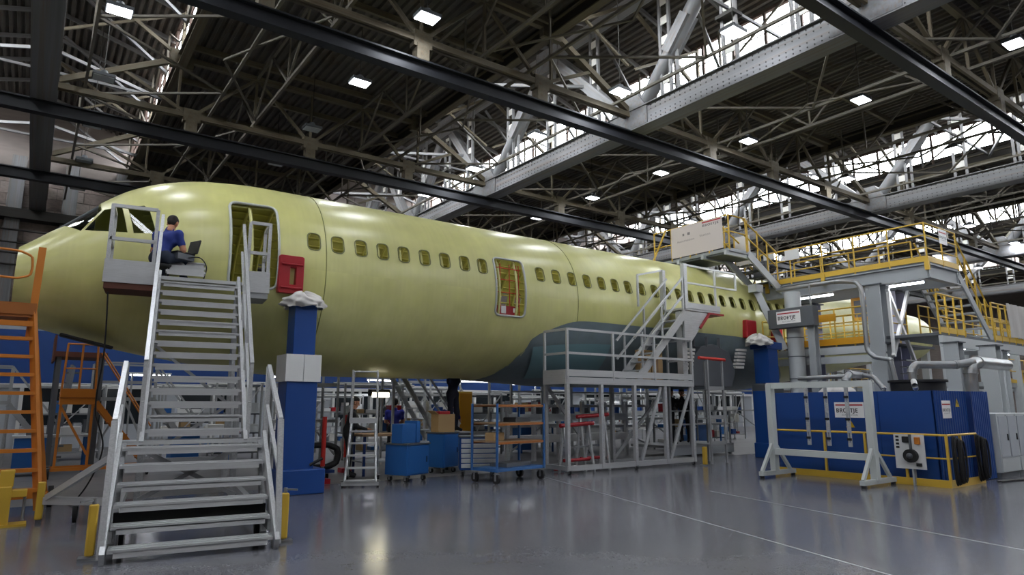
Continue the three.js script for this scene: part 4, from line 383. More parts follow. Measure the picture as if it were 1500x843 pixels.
{
  cabinet('bright blue rolling cabinet with a monitor case on top next to the platform steps', 6.72, -13.1, 0.7, 0.62, 0.62, 0.35, M.blueCab, { screen: 1 });
  cabinet('dark blue rolling cabinet carrying an open cardboard box behind the monitor cabinet', 8.2, -14.15, 0.6, 0.78, 0.5, 0.4, M.blueCab);
  cabinet('blue cabinet with pale grey drawers behind the shelf cart', 8.55, -13.15, 0.85, 0.72, 0.6, -0.5, M.blue, { drawers: 6 });
  { const c = thing('open_carton', 'open brown cardboard box on the dark blue rolling cabinet', 'box'); const x = 8.22, y = 0.95, z = -14.15; span('carton', x - 0.25, x + 0.2, y, y + 0.42, z - 0.18, z + 0.18, M.cardboard, c); bar('flap', V(x - 0.25, y + 0.42, z), V(x - 0.36, y + 0.5, z), 0.34, 0.01, M.cardboard, c); rbox('contents', x - 0.05, y + 0.45, z, 0.3, 0.08, 0.26, 0.02, M.red, c); }
  { const t = thing('shelf_cart', 'blue steel rolling cart with four plank shelves', 'cart'); t.position.set(8.5, 0, -11.85); t.rotation.y = 0.18; const w = 1.45, d = 0.75; for (const a of [-1, 1]) for (const b of [-1, 1]) { rod('post', V(a * w / 2, 0.24, b * d / 2), V(a * w / 2, 1.62, b * d / 2), 0.028, M.cartBlue, t); caster(t, a * (w / 2 - 0.04), b * (d / 2 - 0.06), 0.1); } span('base_tray', -w / 2, w / 2, 0.24, 0.3, -d / 2, d / 2, M.cartBlue, t); for (const y of [0.82, 1.2, 1.58]) { span('shelf_plank', -w / 2 + 0.02, w / 2 - 0.02, y, y + 0.025, -d / 2 + 0.02, d / 2 - 0.02, M.wood, t); for (const b of [-1, 1]) bar('shelf_rail', V(-w / 2, y - 0.01, b * d / 2), V(w / 2, y - 0.01, b * d / 2), 0.02, 0.045, M.orangeDark, t); }
    for (const [n, x, y, z, a, b, c, m, l] of [['carton', 8.1, 0.845, -11.8, 0.35, 0.16, 0.25, M.cardboard, 'small cardboard carton on the lowest plank shelf of the blue cart'], ['parts_bin', 8.8, 1.225, -11.95, 0.55, 0.09, 0.35, M.greyDark, 'flat dark parts bin on the middle plank shelf of the blue cart'], ['steel_plate', 8.6, 0.3, -11.9, 0.9, 0.07, 0.45, M.greyDark, 'dark steel plates on the base tray of the blue cart']]) { const o = thing(n, l, n.split('_').pop()); rbox('body', x, y + b / 2, z, a, b, c, 0.01, m, o, 0.3); rbox('lid', x, y + b + 0.005, z, a * 0.96, 0.012, c * 0.96, 0.004, m, o, 0.3); } }
  { const t = thing('platform_steps', 'narrow aluminium platform steps with tall hooped handrail beside the worker in black', 'step ladder'); t.position.set(5.62, 0, -12.95); t.rotation.y = -0.45; for (const s of [-1, 1]) { rod('stringer', V(0.3 * s, 0.1, 0.35), V(0.24 * s, 1.28, -0.15), 0.025, M.alum, t); rod('rear_leg', V(0.32 * s, 0.08, -0.75), V(0.25 * s, 1.25, -0.5), 0.025, M.alum, t); rod('hoop_post', V(0.27 * s, 1.25, -0.15), V(0.25 * s, 2.3, -0.15), 0.02, M.alum, t); rod('hoop_post', V(0.27 * s, 1.25, -0.6), V(0.25 * s, 2.3, -0.6), 0.02, M.alum, t); rod('top_rail', V(0.25 * s, 2.3, -0.6), V(0.25 * s, 2.3, -0.15), 0.02, M.alum, t); rod('mid_rail', V(0.26 * s, 1.75, -0.6), V(0.26 * s, 1.75, -0.15), 0.016, M.alum, t); rod('brace', V(0.31 * s, 0.3, -0.7), V(0.27 * s, 0.75, 0.05), 0.014, M.alum, t); caster(t, 0.32 * s, -0.72, 0.06); caster(t, 0.34 * s, 0.3, 0.06); } rod('top_rail', V(-0.25, 2.3, -0.6), V(0.25, 2.3, -0.6), 0.02, M.alum, t); for (let k = 0; k < 5; k++) box('tread', 0, 0.12 + k * 0.235, 0.34 - k * 0.1, 0.6 - k * 0.02, 0.03, 0.18, M.alum, t); span('top_deck', -0.28, 0.28, 1.22, 1.32, -0.62, -0.1, M.alum, t); span('foot_bar', -0.36, 0.36, 0.03, 0.1, 0.34, 0.4, M.alum, t); }
  { const t = thing('work_bench', 'steel work bench with pale top in front of the worker in black', 'bench'); span('bench_top', 6.2, 7.6, 0.88, 0.93, -15.1, -14.3, M.wood, t); for (const x of [6.3, 7.5]) for (const z of [-15.0, -14.4]) bar('leg', V(x, 0, z), V(x, 0.88, z), 0.05, 0.05, M.navy, t); span('lower_shelf', 6.25, 7.55, 0.3, 0.33, -15.0, -14.4, M.greyLight, t); }
  { const t = thing('work_lamp', 'glowing oval work lamp on a pole over the bench', 'lamp'); const p = GZ(556, 579, -14.7); rod('pole', V(p.x, 0.93, p.z), V(p.x, p.y, p.z), 0.015, M.black, t); rbox('hood', p.x, p.y + 0.05, p.z - 0.03, 0.52, 0.16, 0.2, 0.05, M.black, t); rbox('lamp_face', p.x, p.y, p.z + 0.06, 0.44, 0.12, 0.05, 0.02, M.workLamp, t); areaLight(t, p.x, p.y - 0.01, p.z + 0.1, 0.42, 0.11, '#fff3c8', 30, V(p.x, p.y - 1.5, p.z + 0.7)); }
  for (const [x, z, l] of [[5.05, -13.6, 'red steel prop standing by the base of the white-collared jack'], [6.35, -15.6, 'red steel prop standing behind the worker in black']]) { const t = thing('steel_prop', l, 'prop', 'red props'); rod('shaft', V(x, 0.35, z), V(x, 1.35, z), 0.05, M.redBright, t); rod('neck', V(x, 0.1, z), V(x, 0.35, z), 0.03, M.galv, t); box('foot', x, 0.05, z, 0.26, 0.1, 0.26, M.red, t); }
  { const t = thing('cable_chain', 'black U-shaped cable drag chain on a small dolly by the jack base', 'cable chain'); const p = GY(478, 702); pipe('chain', [V(p.x - 0.7, 0.72, p.z), V(p.x, 0.72, p.z), V(p.x + 0.2, 0.64, p.z), V(p.x + 0.24, 0.5, p.z), V(p.x + 0.2, 0.34, p.z), V(p.x, 0.26, p.z), V(p.x - 0.7, 0.26, p.z)], 0.07, M.rubber, t, 6); span('dolly', p.x - 0.7, p.x + 0.1, 0.14, 0.2, p.z - 0.2, p.z + 0.2, M.navy, t); for (const a of [-0.6, 0]) caster(t, p.x + a, p.z, 0.06); }
  { const t = thing('belly_steps', 'aluminium steps with slanted handrails reaching into the belly opening', 'step ladder'); const x = 8.6, z = -16.3; for (const dz of [0, 0.7]) { bar('stringer', V(x - 0.6, 2.6, z - dz), V(x + 1.1, 0.05, z - dz), 0.05, 0.12, M.alum, t); bar('handrail', V(x + 0.1, 2.7, z - dz), V(x + 1.4, 1.05, z - dz), 0.045, 0.05, M.alum, t); bar('handrail_post', V(x + 1.35, 0.1, z - dz), V(x + 1.35, 1.1, z - dz), 0.045, 0.05, M.alum, t); bar('leg', V(x - 0.7, 0, z - dz), V(x - 0.7, 2.6, z - dz), 0.06, 0.06, M.alum, t); } for (let k = 0; k < 8; k++) box('tread', x - 0.5 + k * 0.2, 2.4 - k * 0.3, z - 0.35, 0.2, 0.03, 0.68, M.alum, t); span('landing', x - 1.3, x - 0.6, 2.58, 2.64, z - 0.72, z + 0.02, M.alum, t); }
  { const t = thing('step_stool', 'grey two-step block under the feet of the person in the belly opening', 'step'); span('body', 8.55, 9.25, 0, 0.88, -15.2, -14.6, M.greyDark, t); span('top_step', 8.5, 9.3, 0.88, 0.92, -15.25, -14.55, M.alumDull, t); span('lower_step', 8.6, 9.2, 0, 0.45, -14.55, -14.3, M.alumDull, t); }
}
// ---------------------------------------------------------------- behind the aircraft: offices, scaffolds and jigs
{
  const o = thing('office_front', 'long white framed office partition with dark windows under a blue fascia', 'partition'), z = -30; span('fascia', -8, 44, 2.35, 4.3, z - 0.3, z, M.blue, o); span('upper_panel', -8, 44, 4.3, 5.2, z - 0.4, z - 0.1, M.panelGrey, o); for (let x = -7.8; x < 6; x += 0.42) span('panel_rib', x, x + 0.12, 4.3, 5.2, z - 0.1, z - 0.05, M.panelGrey, o); span('dado', -8, 44, 0, 0.85, z - 0.15, z, M.panelGrey, o); span('head', -8, 44, 2.2, 2.35, z - 0.15, z + 0.04, M.white, o); for (let x = -8; x <= 44; x += 1.3) { span('mullion', x - 0.06, x + 0.06, 0, 2.35, z - 0.12, z + 0.03, M.white, o); if (x < 43) span('window_pane', x + 0.06, x + 1.24, 0.85, 2.2, z - 0.1, z - 0.07, ((x * 10 | 0) % 3) ? M.darkGlass : M.panelGrey, o); } for (const x of [13.3, 14.6, 24]) { span('door_leaf', x, x + 0.95, 0, 2.15, z, z + 0.05, M.white, o); span('door_glass', x + 0.15, x + 0.8, 1.0, 2.0, z + 0.05, z + 0.06, M.darkGlass, o); }
  for (const [px, py, l] of [[605, 603, 'white notice sheets pinned by the office doors beyond the cabinets'], [655, 612, 'large pale notice board between the office windows']]) { const q = GZ(px, py, z + 0.1), t = thing('notice_board', l, 'notice board'); span('board', q.x - 0.9, q.x + 0.9, q.y - 0.5, q.y + 0.5, z + 0.07, z + 0.1, M.white, t); for (let k = 0; k < 3; k++) span('sheet', q.x - 0.75 + k * 0.55, q.x - 0.35 + k * 0.55, q.y - 0.3, q.y + 0.3, z + 0.1, z + 0.11, k === 1 ? M.offwhite : M.panelGrey, t); }
  const scaff = (label, x, zz, w, d, hs, mat, stair) => { const t = thing('scaffold_stand', label, 'scaffold', 'aluminium scaffolds behind the aircraft'); const top = hs[hs.length - 1]; for (const a of [0, w / 2, w]) for (const b of [0, d]) bar('post', V(x + a, 0, zz - b), V(x + a, top + 1.0, zz - b), 0.06, 0.06, mat, t); for (const h of hs) { span('deck', x, x + w, h, h + 0.09, zz - d, zz, mat, t); } for (const y of [0.5, 1]) for (const b of [0, d]) bar('rail', V(x, top + y, zz - b), V(x + w, top + y, zz - b), 0.045, 0.045, mat, t); bar('brace', V(x, 0.2, zz), V(x + w / 2, hs[0], zz), 0.045, 0.05, mat, t); bar('brace', V(x + w, 0.2, zz), V(x + w / 2, hs[0], zz), 0.045, 0.05, mat, t); if (stair) { for (const b of [0.05, 0.6]) { bar('stair_stringer', V(x + w, top, zz - b), V(x + w + top * 0.75, 0.05, zz - b), 0.05, 0.14, mat, t); bar('stair_rail', V(x + w, top + 1, zz - b), V(x + w + top * 0.75, 1.0, zz - b), 0.04, 0.045, mat, t); } for (let k = 1; k < 8; k++) box('tread', x + w + top * 0.75 * k / 8, top * (1 - k / 8), zz - 0.32, 0.22, 0.03, 0.55, mat, t); } };
  scaff('aluminium scaffold with stairs behind the dark grey dock stairs', -2.6, -22, 2.2, 1.2, [1.6], M.alumDull, 1); scaff('pale scaffold with stairs seen between the boarding stairs and the orange stand', 1.4, -20.5, 1.4, 1.2, [1.7], M.alumDull, 1); scaff('dull grey scaffold tower behind the white-collared jack', 5.6, -18.2, 1.5, 1.2, [1.1, 2.1], M.alumDull); scaff('aluminium scaffold with flight of steps behind the belly steps', 10.4, -21, 2.0, 1.4, [1.9], M.alum, 1); scaff('low pale scaffold behind the shelf cart', 12.0, -16.6, 2.4, 1.2, [0.9, 1.5], M.alum); scaff('long pale scaffold behind the work platform legs', 14.8, -17.0, 3.6, 1.3, [0.8, 1.5], M.alum); scaff('grey scaffold behind the people near the rear jack', 18.5, -18.4, 3.0, 1.4, [1.0, 1.8], M.alumDull); scaff('distant scaffold near the end of the office partition', 25, -23, 3.2, 1.4, [1.2, 2.2], M.alumDull, 1); scaff('distant scaffold behind the galvanised pipes', 33, -25, 4, 1.6, [1.2, 2.4], M.alumDull); scaff('far scaffold deep under the yellow gantry', 27, -14, 4, 1.6, [1.0, 2.0], M.alumDull);
  for (const [x, zz, w, l] of [[11, -15.4, 4.7, 'long teal-white assembly jig beam under the wing root'], [10.5, -19.2, 7.5, 'long white assembly jig beam behind the scaffolds'], [19, -21, 7, 'long white assembly jig beam beyond the rear jack']]) { const t = thing('assembly_jig', l, 'jig'); for (const y of [0.62, 1.22]) bar('beam', V(x, y, zz), V(x + w, y, zz), 0.2, 0.22, y > 1 ? M.greyLight : M.white, t); for (let k = 0; k <= 5; k++) bar('post', V(x + k * w / 5, 0, zz), V(x + k * w / 5, 1.7, zz), 0.1, 0.1, M.alum, t); for (let k = 0; k < 7; k++) rbox('clamp', x + 0.5 + k * w / 7.5, 1.42, zz, 0.12, 0.2, 0.2, 0.02, k % 3 ? M.greyDark : M.blue, t); }
  const rackSpots = [[-2.4, -17.6], [0.2, -23.5], [3.3, -22.6], [4.4, -20.6], [6.6, -21.8], [7.6, -18.9], [11.4, -18.3], [11.6, -22.8], [14.6, -19.6], [16.6, -20.8], [18.55, -16.2], [21.9, -22.6], [23, -18], [26.5, -19.5], [29, -24], [41, -27], [22.5, -24.5], [9.0, -24.5]], fillM = [M.white, M.greyDark, M.blueCab, M.offwhite, M.greyLight, M.cardboard, M.blue, M.red];
  const rackText = ['left of the nose dock', 'behind the nose dock stairs', 'behind the boarding stairs', 'behind the white-collared jack', 'in front of the office, behind the scaffold tower', 'behind the worker in black', 'right of the yellow locker', 'between scaffold steps and office', 'behind the long pale scaffold', 'behind the tall red-barred trestle', 'right of the low platform', 'beyond the people by the rear jack', 'behind the rear jack', 'behind the banded gantry column', 'near the right end of the office', 'deep behind the tail dock', 'before the office, right of the rear jack', 'in front of the white office doors'];
  rackSpots.forEach(([x, zz], ri) => { const t = thing('parts_rack', 'aluminium rack of mixed boxes and tubes ' + rackText[ri], 'rack', 'parts racks behind the aircraft'), w = rr(1.2, 1.9), h = rr(1.7, 2.25); for (const a of [0, w]) for (const b of [0, 0.6]) bar('post', V(x + a, 0, zz - b), V(x + a, h, zz - b), 0.05, 0.05, M.alumDull, t); const ys = [0.2, 0.75, 1.3, h - 0.1]; for (const y of ys) { span('shelf', x, x + w, y, y + 0.04, zz - 0.6, zz, ri % 3 ? M.alumDull : M.greyDark, t); let c = x + 0.08; while (y < h - 0.3 && c < x + w - 0.3) { const bw = rr(0.15, 0.45), bh = rr(0.1, 0.38); rbox('box', c + bw / 2, y + 0.04 + bh / 2, zz - 0.3, bw, bh, rr(0.25, 0.45), 0.01, fillM[(rnd() * fillM.length) | 0], t); c += bw + rr(0.04, 0.2); } } for (let k = 0; k < 4; k++) rod('long_tube', V(x - 0.2, h - 0.02 + 0.05 * (k % 2), zz - 0.15 - k * 0.1), V(x + w + rr(0.1, 0.6), h - 0.02 + 0.05 * (k % 2), zz - 0.12 - k * 0.1), 0.025, k % 2 ? M.alum : M.white, t); bar('brace', V(x, 0.2, zz + 0.02), V(x + w, h, zz + 0.02), 0.03, 0.03, M.alum, t); });
  { const t = thing('low_platform', 'low grey steel platform with guard rail behind the rear jack', 'platform'); span('deck', 16.0, 19.2, 0.27, 0.35, -15.5, -13.9, M.alumDull, t); span('skirt', 16.0, 19.2, 0.05, 0.27, -13.93, -13.9, M.grey, t); for (const x of [16.1, 19.1]) for (const z2 of [-15.4, -14]) bar('leg', V(x, 0, z2), V(x, 0.27, z2), 0.08, 0.08, M.grey, t); sqRailing(t, [V(16.1, 0.35, -13.95), V(19.1, 0.35, -13.95)], 1.05, M.alumDull, 1, 0.05, [0.6]); }
  for (const [x, zz, w, l] of [[10.5, -24, 1.2, 'ceiling-hung white tube lamp left of the yellow cabinet'], [14, -23, 1.6, 'long white tube lamp over the middle jigs'], [18, -25, 1.6, 'white tube lamp over the far jigs'], [22, -22, 1.6, 'white tube lamp beyond the rear jack'], [2.5, -24, 1.2, 'white tube lamp seen under the nose'], [6.5, -23, 1.2, 'white tube lamp behind the grey scaffold tower']]) { const t = thing('tube_lamp', l, 'lamp', 'tube lamps behind the aircraft'); span('housing', x, x + w, 2.55, 2.6, zz - 0.06, zz + 0.06, M.white, t); rod('tube', V(x + 0.03, 2.52, zz), V(x + w - 0.03, 2.52, zz), 0.022, M.tubeFace, t); for (const a of [0.1, w - 0.1]) bar('stand_post', V(x + a, 0, zz), V(x + a, 2.55, zz), 0.05, 0.05, M.alumDull, t); areaLight(t, x + w / 2, 2.49, zz, w, 0.05, '#f4f7ff', 90, V(x + w / 2, 0, zz + 0.01)); }
  { const t = thing('locker', 'yellow steel locker standing behind the blue shelf cart', 'locker'); const q = GZ(677, 598, -18); rbox('body', q.x, 1.0, -18, 0.5, 2.0, 0.4, 0.015, M.yellow, t); rbox('door', q.x, 1.0, -17.79, 0.44, 1.9, 0.02, 0.006, M.yellowDeep, t); }
  for (const [x, zz, l] of [[-0.2, -18.8, 'blue rolling bench with papers beneath the nose dock'], [13.4, -18.0, 'blue bench behind the work platform'], [20.8, -16.6, 'blue bench behind the low platform'], [3.0, -18.8, 'blue bench seen through the boarding stairs']]) { const t = thing('rolling_bench', l, 'bench', 'blue benches behind the aircraft'); span('bench_top', x, x + 1.5, 0.85, 0.9, zz - 0.7, zz, M.greyLight, t); span('cabinet', x + 0.05, x + 0.7, 0.1, 0.85, zz - 0.65, zz - 0.03, M.blueCab, t); for (const a of [0.08, 1.42]) for (const b of [-0.06, -0.64]) bar('leg', V(x + a, 0, zz + b), V(x + a, 0.85, zz + b), 0.05, 0.05, M.blueCab, t); rbox('parts_box', x + 1.1, 0.99, zz - 0.3, 0.4, 0.18, 0.3, 0.01, M.white, t); rbox('parts_box', x + 0.4, 0.96, zz - 0.35, 0.3, 0.12, 0.3, 0.01, M.greyDark, t); }
}
console.log('middle done');
// ---------------------------------------------------------------- right: blue enclosure, test frame, gantry
function signTex(w, h, lines) { const c = document.createElement('canvas'); c.width = w; c.height = h; const g = c.getContext('2d'); g.fillStyle = '#e3e2e2'; g.fillRect(0, 0, w, h); lines(g); const t = new THREE.CanvasTexture(c); t.colorSpace = THREE.SRGBColorSpace; return new THREE.MeshStandardMaterial({ map: t, roughness: 0.5 }); }
const wideSign = signTex(512, 256, (g) => { g.fillStyle = '#a81f26'; g.fillRect(20, 34, 472, 24); g.fillStyle = '#17171b'; g.font = 'bold 96px sans-serif'; g.textBaseline = 'middle'; g.fillText('BROETJE', 22, 138, 468); g.fillStyle = '#8b8d92'; g.font = '44px sans-serif'; g.fillText('AUTOMATION', 120, 212, 370); });
const tallSign = signTex(384, 384, (g) => { g.fillStyle = '#a81f26'; g.fillRect(14, 66, 356, 34); g.fillStyle = '#17171b'; g.font = 'bold 92px sans-serif'; g.textBaseline = 'middle'; g.fillText('BROETJE', 14, 206, 352); g.fillStyle = '#8b8d92'; g.font = '40px sans-serif'; g.fillText('AUTOMATION', 70, 278, 290); });
const bannerTex = signTex(512, 384, (g) => { g.fillStyle = '#c9bfba'; g.fillRect(0, 0, 512, 384); g.fillStyle = '#a81f26'; g.fillRect(320, 14, 180, 16); g.fillStyle = '#5e5a5c'; g.font = 'bold 40px sans-serif'; g.fillText('BROETJE', 320, 74, 180); g.fillStyle = '#77706e'; g.font = '34px sans-serif'; g.fillText('Automation', 60, 200, 180); g.fillText('Station', 290, 186, 170); g.fillRect(120, 96, 18, 30); g.fillRect(170, 92, 26, 34); });
const warnTex = (() => { const c = document.createElement('canvas'); c.width = c.height = 128; const g = c.getContext('2d'); g.fillStyle = '#d8b21c'; g.fillRect(0, 0, 128, 128); g.fillStyle = '#151515'; g.beginPath(); g.moveTo(70, 34); g.lineTo(48, 76); g.lineTo(64, 76); g.lineTo(56, 112); g.lineTo(84, 66); g.lineTo(66, 66); g.fill(); const t = new THREE.CanvasTexture(c); t.colorSpace = THREE.SRGBColorSpace; return new THREE.MeshStandardMaterial({ map: t, roughness: 0.5 }); })();
function plate(name, mat, w, h, pos, ry, parent) { const t = add(name, new THREE.PlaneGeometry(w, h), mat, parent); t.position.copy(pos); t.rotation.y = ry; return t; }
function corrugatedWall(name, a, b, y0, y1, mat, parent, pitch = 0.11) { const L = a.distanceTo(b), n = Math.round(L / pitch), s = new THREE.Shape(); s.moveTo(0, -0.03); for (let i = 0; i < n; i++) { const p = i * L / n, q = L / n; s.lineTo(p, 0); s.lineTo(p + q * 0.3, 0); s.lineTo(p + q * 0.45, 0.022); s.lineTo(p + q * 0.85, 0.022); } s.lineTo(L, 0); s.lineTo(L, -0.03); const g = new THREE.ExtrudeGeometry(s, { depth: y1 - y0, bevelEnabled: false }); const m = add(name, g, mat, parent), dx = b.x - a.x, dz = b.z - a.z; m.rotation.set(-Math.PI / 2, 0, Math.atan2(-dz, dx), 'YXZ'); m.rotation.order = 'XYZ'; m.quaternion.setFromRotationMatrix(new THREE.Matrix4().makeBasis(V(dx / L, 0, dz / L), V(-dz / L, 0, dx / L).multiplyScalar(1), V(0, -1, 0))); m.position.set(a.x, y1, a.z); return m; }
{
  const e = thing('noise_enclosure', 'large blue panelled equipment enclosure with white maker signs and warning triangles', 'enclosure'); const X = 14.85, zA = -9.45, zB = -5.95, X2 = 16.42, H = 1.88;
  span('roof', X + 0.02, 17.36, H - 0.04, H, -9.45, zB - 0.03, M.navy, e); span('front_panel', X, X + 0.05, 0.1, H, zA, -8.25, M.blue, e); span('front_panel', X, X + 0.05, 0.1, H, -8.24, -7.05, M.blue, e); span('front_panel', X, X + 0.05, 0.1, H, -7.04, zB, M.blue, e);
  corrugatedWall('side_panel', V(X, 0, zB), V(X2, 0, zB), 0.05, H, M.blue, e); corrugatedWall('tower_panel', V(X2 + 0.02, 0, -5.86), V(17.35, 0, -5.86), 0.02, H, M.blue, e, 0.1); span('tower_side', X2, X2 + 0.04, 0.02, H, -6.0, -5.84, M.navy, e); span('rear_panel', 17.32, 17.36, 0, H, zA, zB, M.navy, e); span('left_panel', X, 17.36, 0.1, H, zA - 0.03, zA, M.navy, e);
  plate('maker_sign', wideSign, 0.66, 0.34, V(X - 0.006, 1.48, -7.68), -Math.PI / 2, e).userData.label = 'white maker sign with red bar'; plate('maker_sign', tallSign, 0.42, 0.36, V(15.35, 1.5, zB + 0.03), 0, e).userData.label = 'square white maker sign with red bar';
  const tri = new THREE.Shape(); tri.moveTo(-0.1, 0); tri.lineTo(0.1, 0); tri.lineTo(0, 0.18); for (const [p, ry] of [[V(X - 0.006, 1.1, -7.68), -Math.PI / 2], [V(15.9, 1.55, zB + 0.03), 0]]) { const g = new THREE.ShapeGeometry(tri), uv = g.attributes.uv, q = g.attributes.position; for (let i = 0; i < uv.count; i++) uv.setXY(i, q.getX(i) * 5 + 0.5, q.getY(i) * 5.5); const m = add('warning_triangle', g, warnTex, e); m.position.copy(p); m.rotation.y = ry; }
  const r = thing('guard_rail', 'yellow guard rail and kick plate wrapping the blue enclosure', 'guard rail'), xr = 14.66, zr = -5.72; span('kick_plate', xr - 0.02, xr + 0.02, 0, 0.14, zA, zr, M.yellow, r); span('kick_plate', xr, 16.3, 0, 0.14, zr - 0.02, zr + 0.02, M.yellow, r); for (const y of [1.0, 0.55]) { rod(y > 0.9 ? 'top_rail' : 'mid_rail', V(xr, y, zA), V(xr, y, zr), y > 0.9 ? 0.024 : 0.017, M.yellow, r); rod(y > 0.9 ? 'top_rail' : 'mid_rail', V(xr, y, zr), V(16.1, y, zr), y > 0.9 ? 0.024 : 0.017, M.yellow, r); } for (const z of [zA, -8.2, -7.3, -6.5, zr]) bar('post', V(xr, 0, z), V(xr, 1.0, z), 0.045, 0.045, M.yellow, r); for (const x of [15.3, 16.1]) bar('post', V(x, 0, zr), V(x, 1.0, zr), 0.045, 0.045, M.yellow, r);
  // control panel on the rail, with a fan
  const c = thing('control_panel', 'white control board with a round black fan hung on the yellow rail', 'control panel'); const pz = -6.35; span('board', 14.58, 14.61, 0.32, 1.0, pz - 0.32, pz + 0.25, M.white, c); { const g = new THREE.CylinderGeometry(0.13, 0.13, 0.1, 24); g.rotateZ(Math.PI / 2); add('fan_housing', g, M.black, c).position.set(14.53, 0.58, pz - 0.0); const g2 = new THREE.SphereGeometry(0.06, 16, 10); add('fan_hub', g2, M.greyDark, c).position.set(14.48, 0.58, pz); } for (let k = 0; k < 4; k++) span('switch', 14.57, 14.58, 0.72 + k * 0.07, 0.76 + k * 0.07, pz - 0.28, pz - 0.22, M.black, c); rbox('socket', 14.55, 0.9, pz - 0.08, 0.06, 0.12, 0.12, 0.01, M.black, c); rbox('valve', 14.55, 0.88, pz + 0.14, 0.06, 0.14, 0.1, 0.01, M.orange, c); bar('pipe', V(14.56, 0.7, pz), V(14.56, 1.0, pz), 0.04, 0.04, M.greyDark, c); span('plug', 14.55, 14.58, 0.38, 0.44, pz + 0.08, pz + 0.18, M.black, c); bar('stand_leg', V(14.62, 0.0, pz), V(14.62, 0.32, pz), 0.12, 0.03, M.grey, c);
  for (const [x, z, l] of [[14.72, -5.55, 'thick coil of black hose hanging at the front corner of the yellow rail'], [16.0, -5.6, 'coil of black hose hanging at the far end of the yellow rail']]) { const h = thing('hose_coil', l, 'hose', 'black hose coils on the yellow rail'); for (let k = 0; k < 6; k++) { const w = 0.065 + 0.02 * (k % 3), y0 = 0.16 + 0.05 * (k % 2), pts = []; for (let i = 0; i < 16; i++) { const a = i / 16 * Math.PI * 2; pts.push(V(x + Math.cos(a) * w + (k % 2) * 0.02, 0.52 + Math.sin(a) * (0.46 - 0.015 * k), z + (k - 2.5) * 0.03)); } add('hose_loop', new THREE.TubeGeometry(new THREE.CatmullRomCurve3(pts, true), 40, 0.019, 6, true), M.rubber, h); } }
  const fr = thing('test_frame', 'pale grey rolling rectangular frame with three slotted hanging bars before the blue enclosure', 'frame'); const fx = 13.75, fz0 = -8.9, fz1 = -6.7; for (const z of [fz0, fz1]) { bar('post', V(fx, 0.12, z), V(fx, 2.06, z), 0.15, 0.13, M.frameWhite, fr); bar('foot', V(fx - 0.55, 0.1, z), V(fx + 0.75, 0.1, z), 0.1, 0.09, M.frameWhite, fr); for (const s of [-0.5, 0.6]) bar('foot_brace', V(fx + s, 0.14, z), V(fx + s * 0.12, 0.72, z), 0.06, 0.07, M.frameWhite, fr); for (const s of [-0.5, 0.7]) { rod('levelling_foot', V(fx + s, 0, z), V(fx + s, 0.08, z), 0.05, M.black, fr); } } for (const y of [2.02, 0.56]) bar('cross_beam', V(fx, y, fz0 - 0.05), V(fx, y, fz1 + 0.05), 0.13, 0.13, M.frameWhite, fr);
  for (const k of [0.42, 0.62, 0.82]) { const z = fz0 + (fz1 - fz0) * k, s = roundRect(0.075, 1.2, 0.01); for (let i = 0; i < 3; i++) s.holes.push(roundRect(0.025, 0.2, 0.01, 0, -0.42 + i * 0.4)); const b = add('slotted_bar', new THREE.ExtrudeGeometry(s, { depth: 0.03, bevelEnabled: false }), M.alum, fr); b.rotation.y = -Math.PI / 2; b.position.set(fx - 0.08, 1.35, z); for (const y of [0.9, 1.3, 1.75]) box('clip', fx - 0.12, y, z, 0.02, 0.05, 0.09, M.black, fr); }
  const cb = (label, x, w) => { const t = thing('electrical_cabinet', label, 'cabinet', 'grey electrical cabinets'); rbox('body', x + w / 2, 0.76, -6.2, w, 1.28, 0.9, 0.01, M.greyLight, t); span('plinth', x, x + w, 0, 0.12, -6.6, -5.78, M.greyDark, t); span('lower_panel', x + 0.02, x + w - 0.02, 0.14, 0.42, -5.75, -5.735, M.greyLight, t); for (let k = 0; k < 2; k++) { const d = span('door', x + 0.06 + k * w / 2, x + w / 2 - 0.04 + k * w / 2, 0.45, 1.34, -5.75, -5.73, M.panelGrey, t); box('handle', x + w / 2 - 0.09 + k * w / 2, 0.88, -5.72, 0.03, 0.14, 0.02, M.black, t); span('door_gap', x + w / 2 - 0.035 + k * w / 2, x + w / 2 - 0.01 + k * w / 2, 0.45, 1.36, -5.748, -5.742, M.greyDark, t); } };
  cb('light grey electrical cabinet standing against the blue corrugated tower', 17.42, 1.1); cb('light grey electrical cabinet beyond the one at the blue tower', 18.54, 1.2);
  const fc = thing('floor_cable', 'black cables running along the floor by the grey cabinets', 'cable'); for (const o of [0, 0.07]) cable('cord', [V(16.6, 0.02, -5.6 + o), V(17.6, 0.02, -5.45 + o), V(18.6, 0.02, -5.5 + o), V(20, 0.02, -5.3 + o)], 0.018, M.black, fc);
  const mg = thing('magnet_bag', 'white plastic sheet bundled on the left end of the enclosure roof', 'sheet'); const sg = new THREE.SphereGeometry(1, 24, 12, 0, 7, 0, 1.6), sp = sg.attributes.position; for (let i = 0; i < sp.count; i++) { const a = Math.atan2(sp.getZ(i), sp.getX(i)); sp.setXYZ(i, sp.getX(i) * (0.3 + 0.05 * Math.sin(7 * a)), sp.getY(i) * 0.13 * (1 + 0.35 * Math.sin(5 * a) + 0.2 * Math.sin(11 * a)), sp.getZ(i) * (0.42 + 0.06 * Math.sin(9 * a))); } sg.computeVertexNormals(); add('sheet', sg, M.cloth, mg).position.set(15.4, 1.88, -8.2);
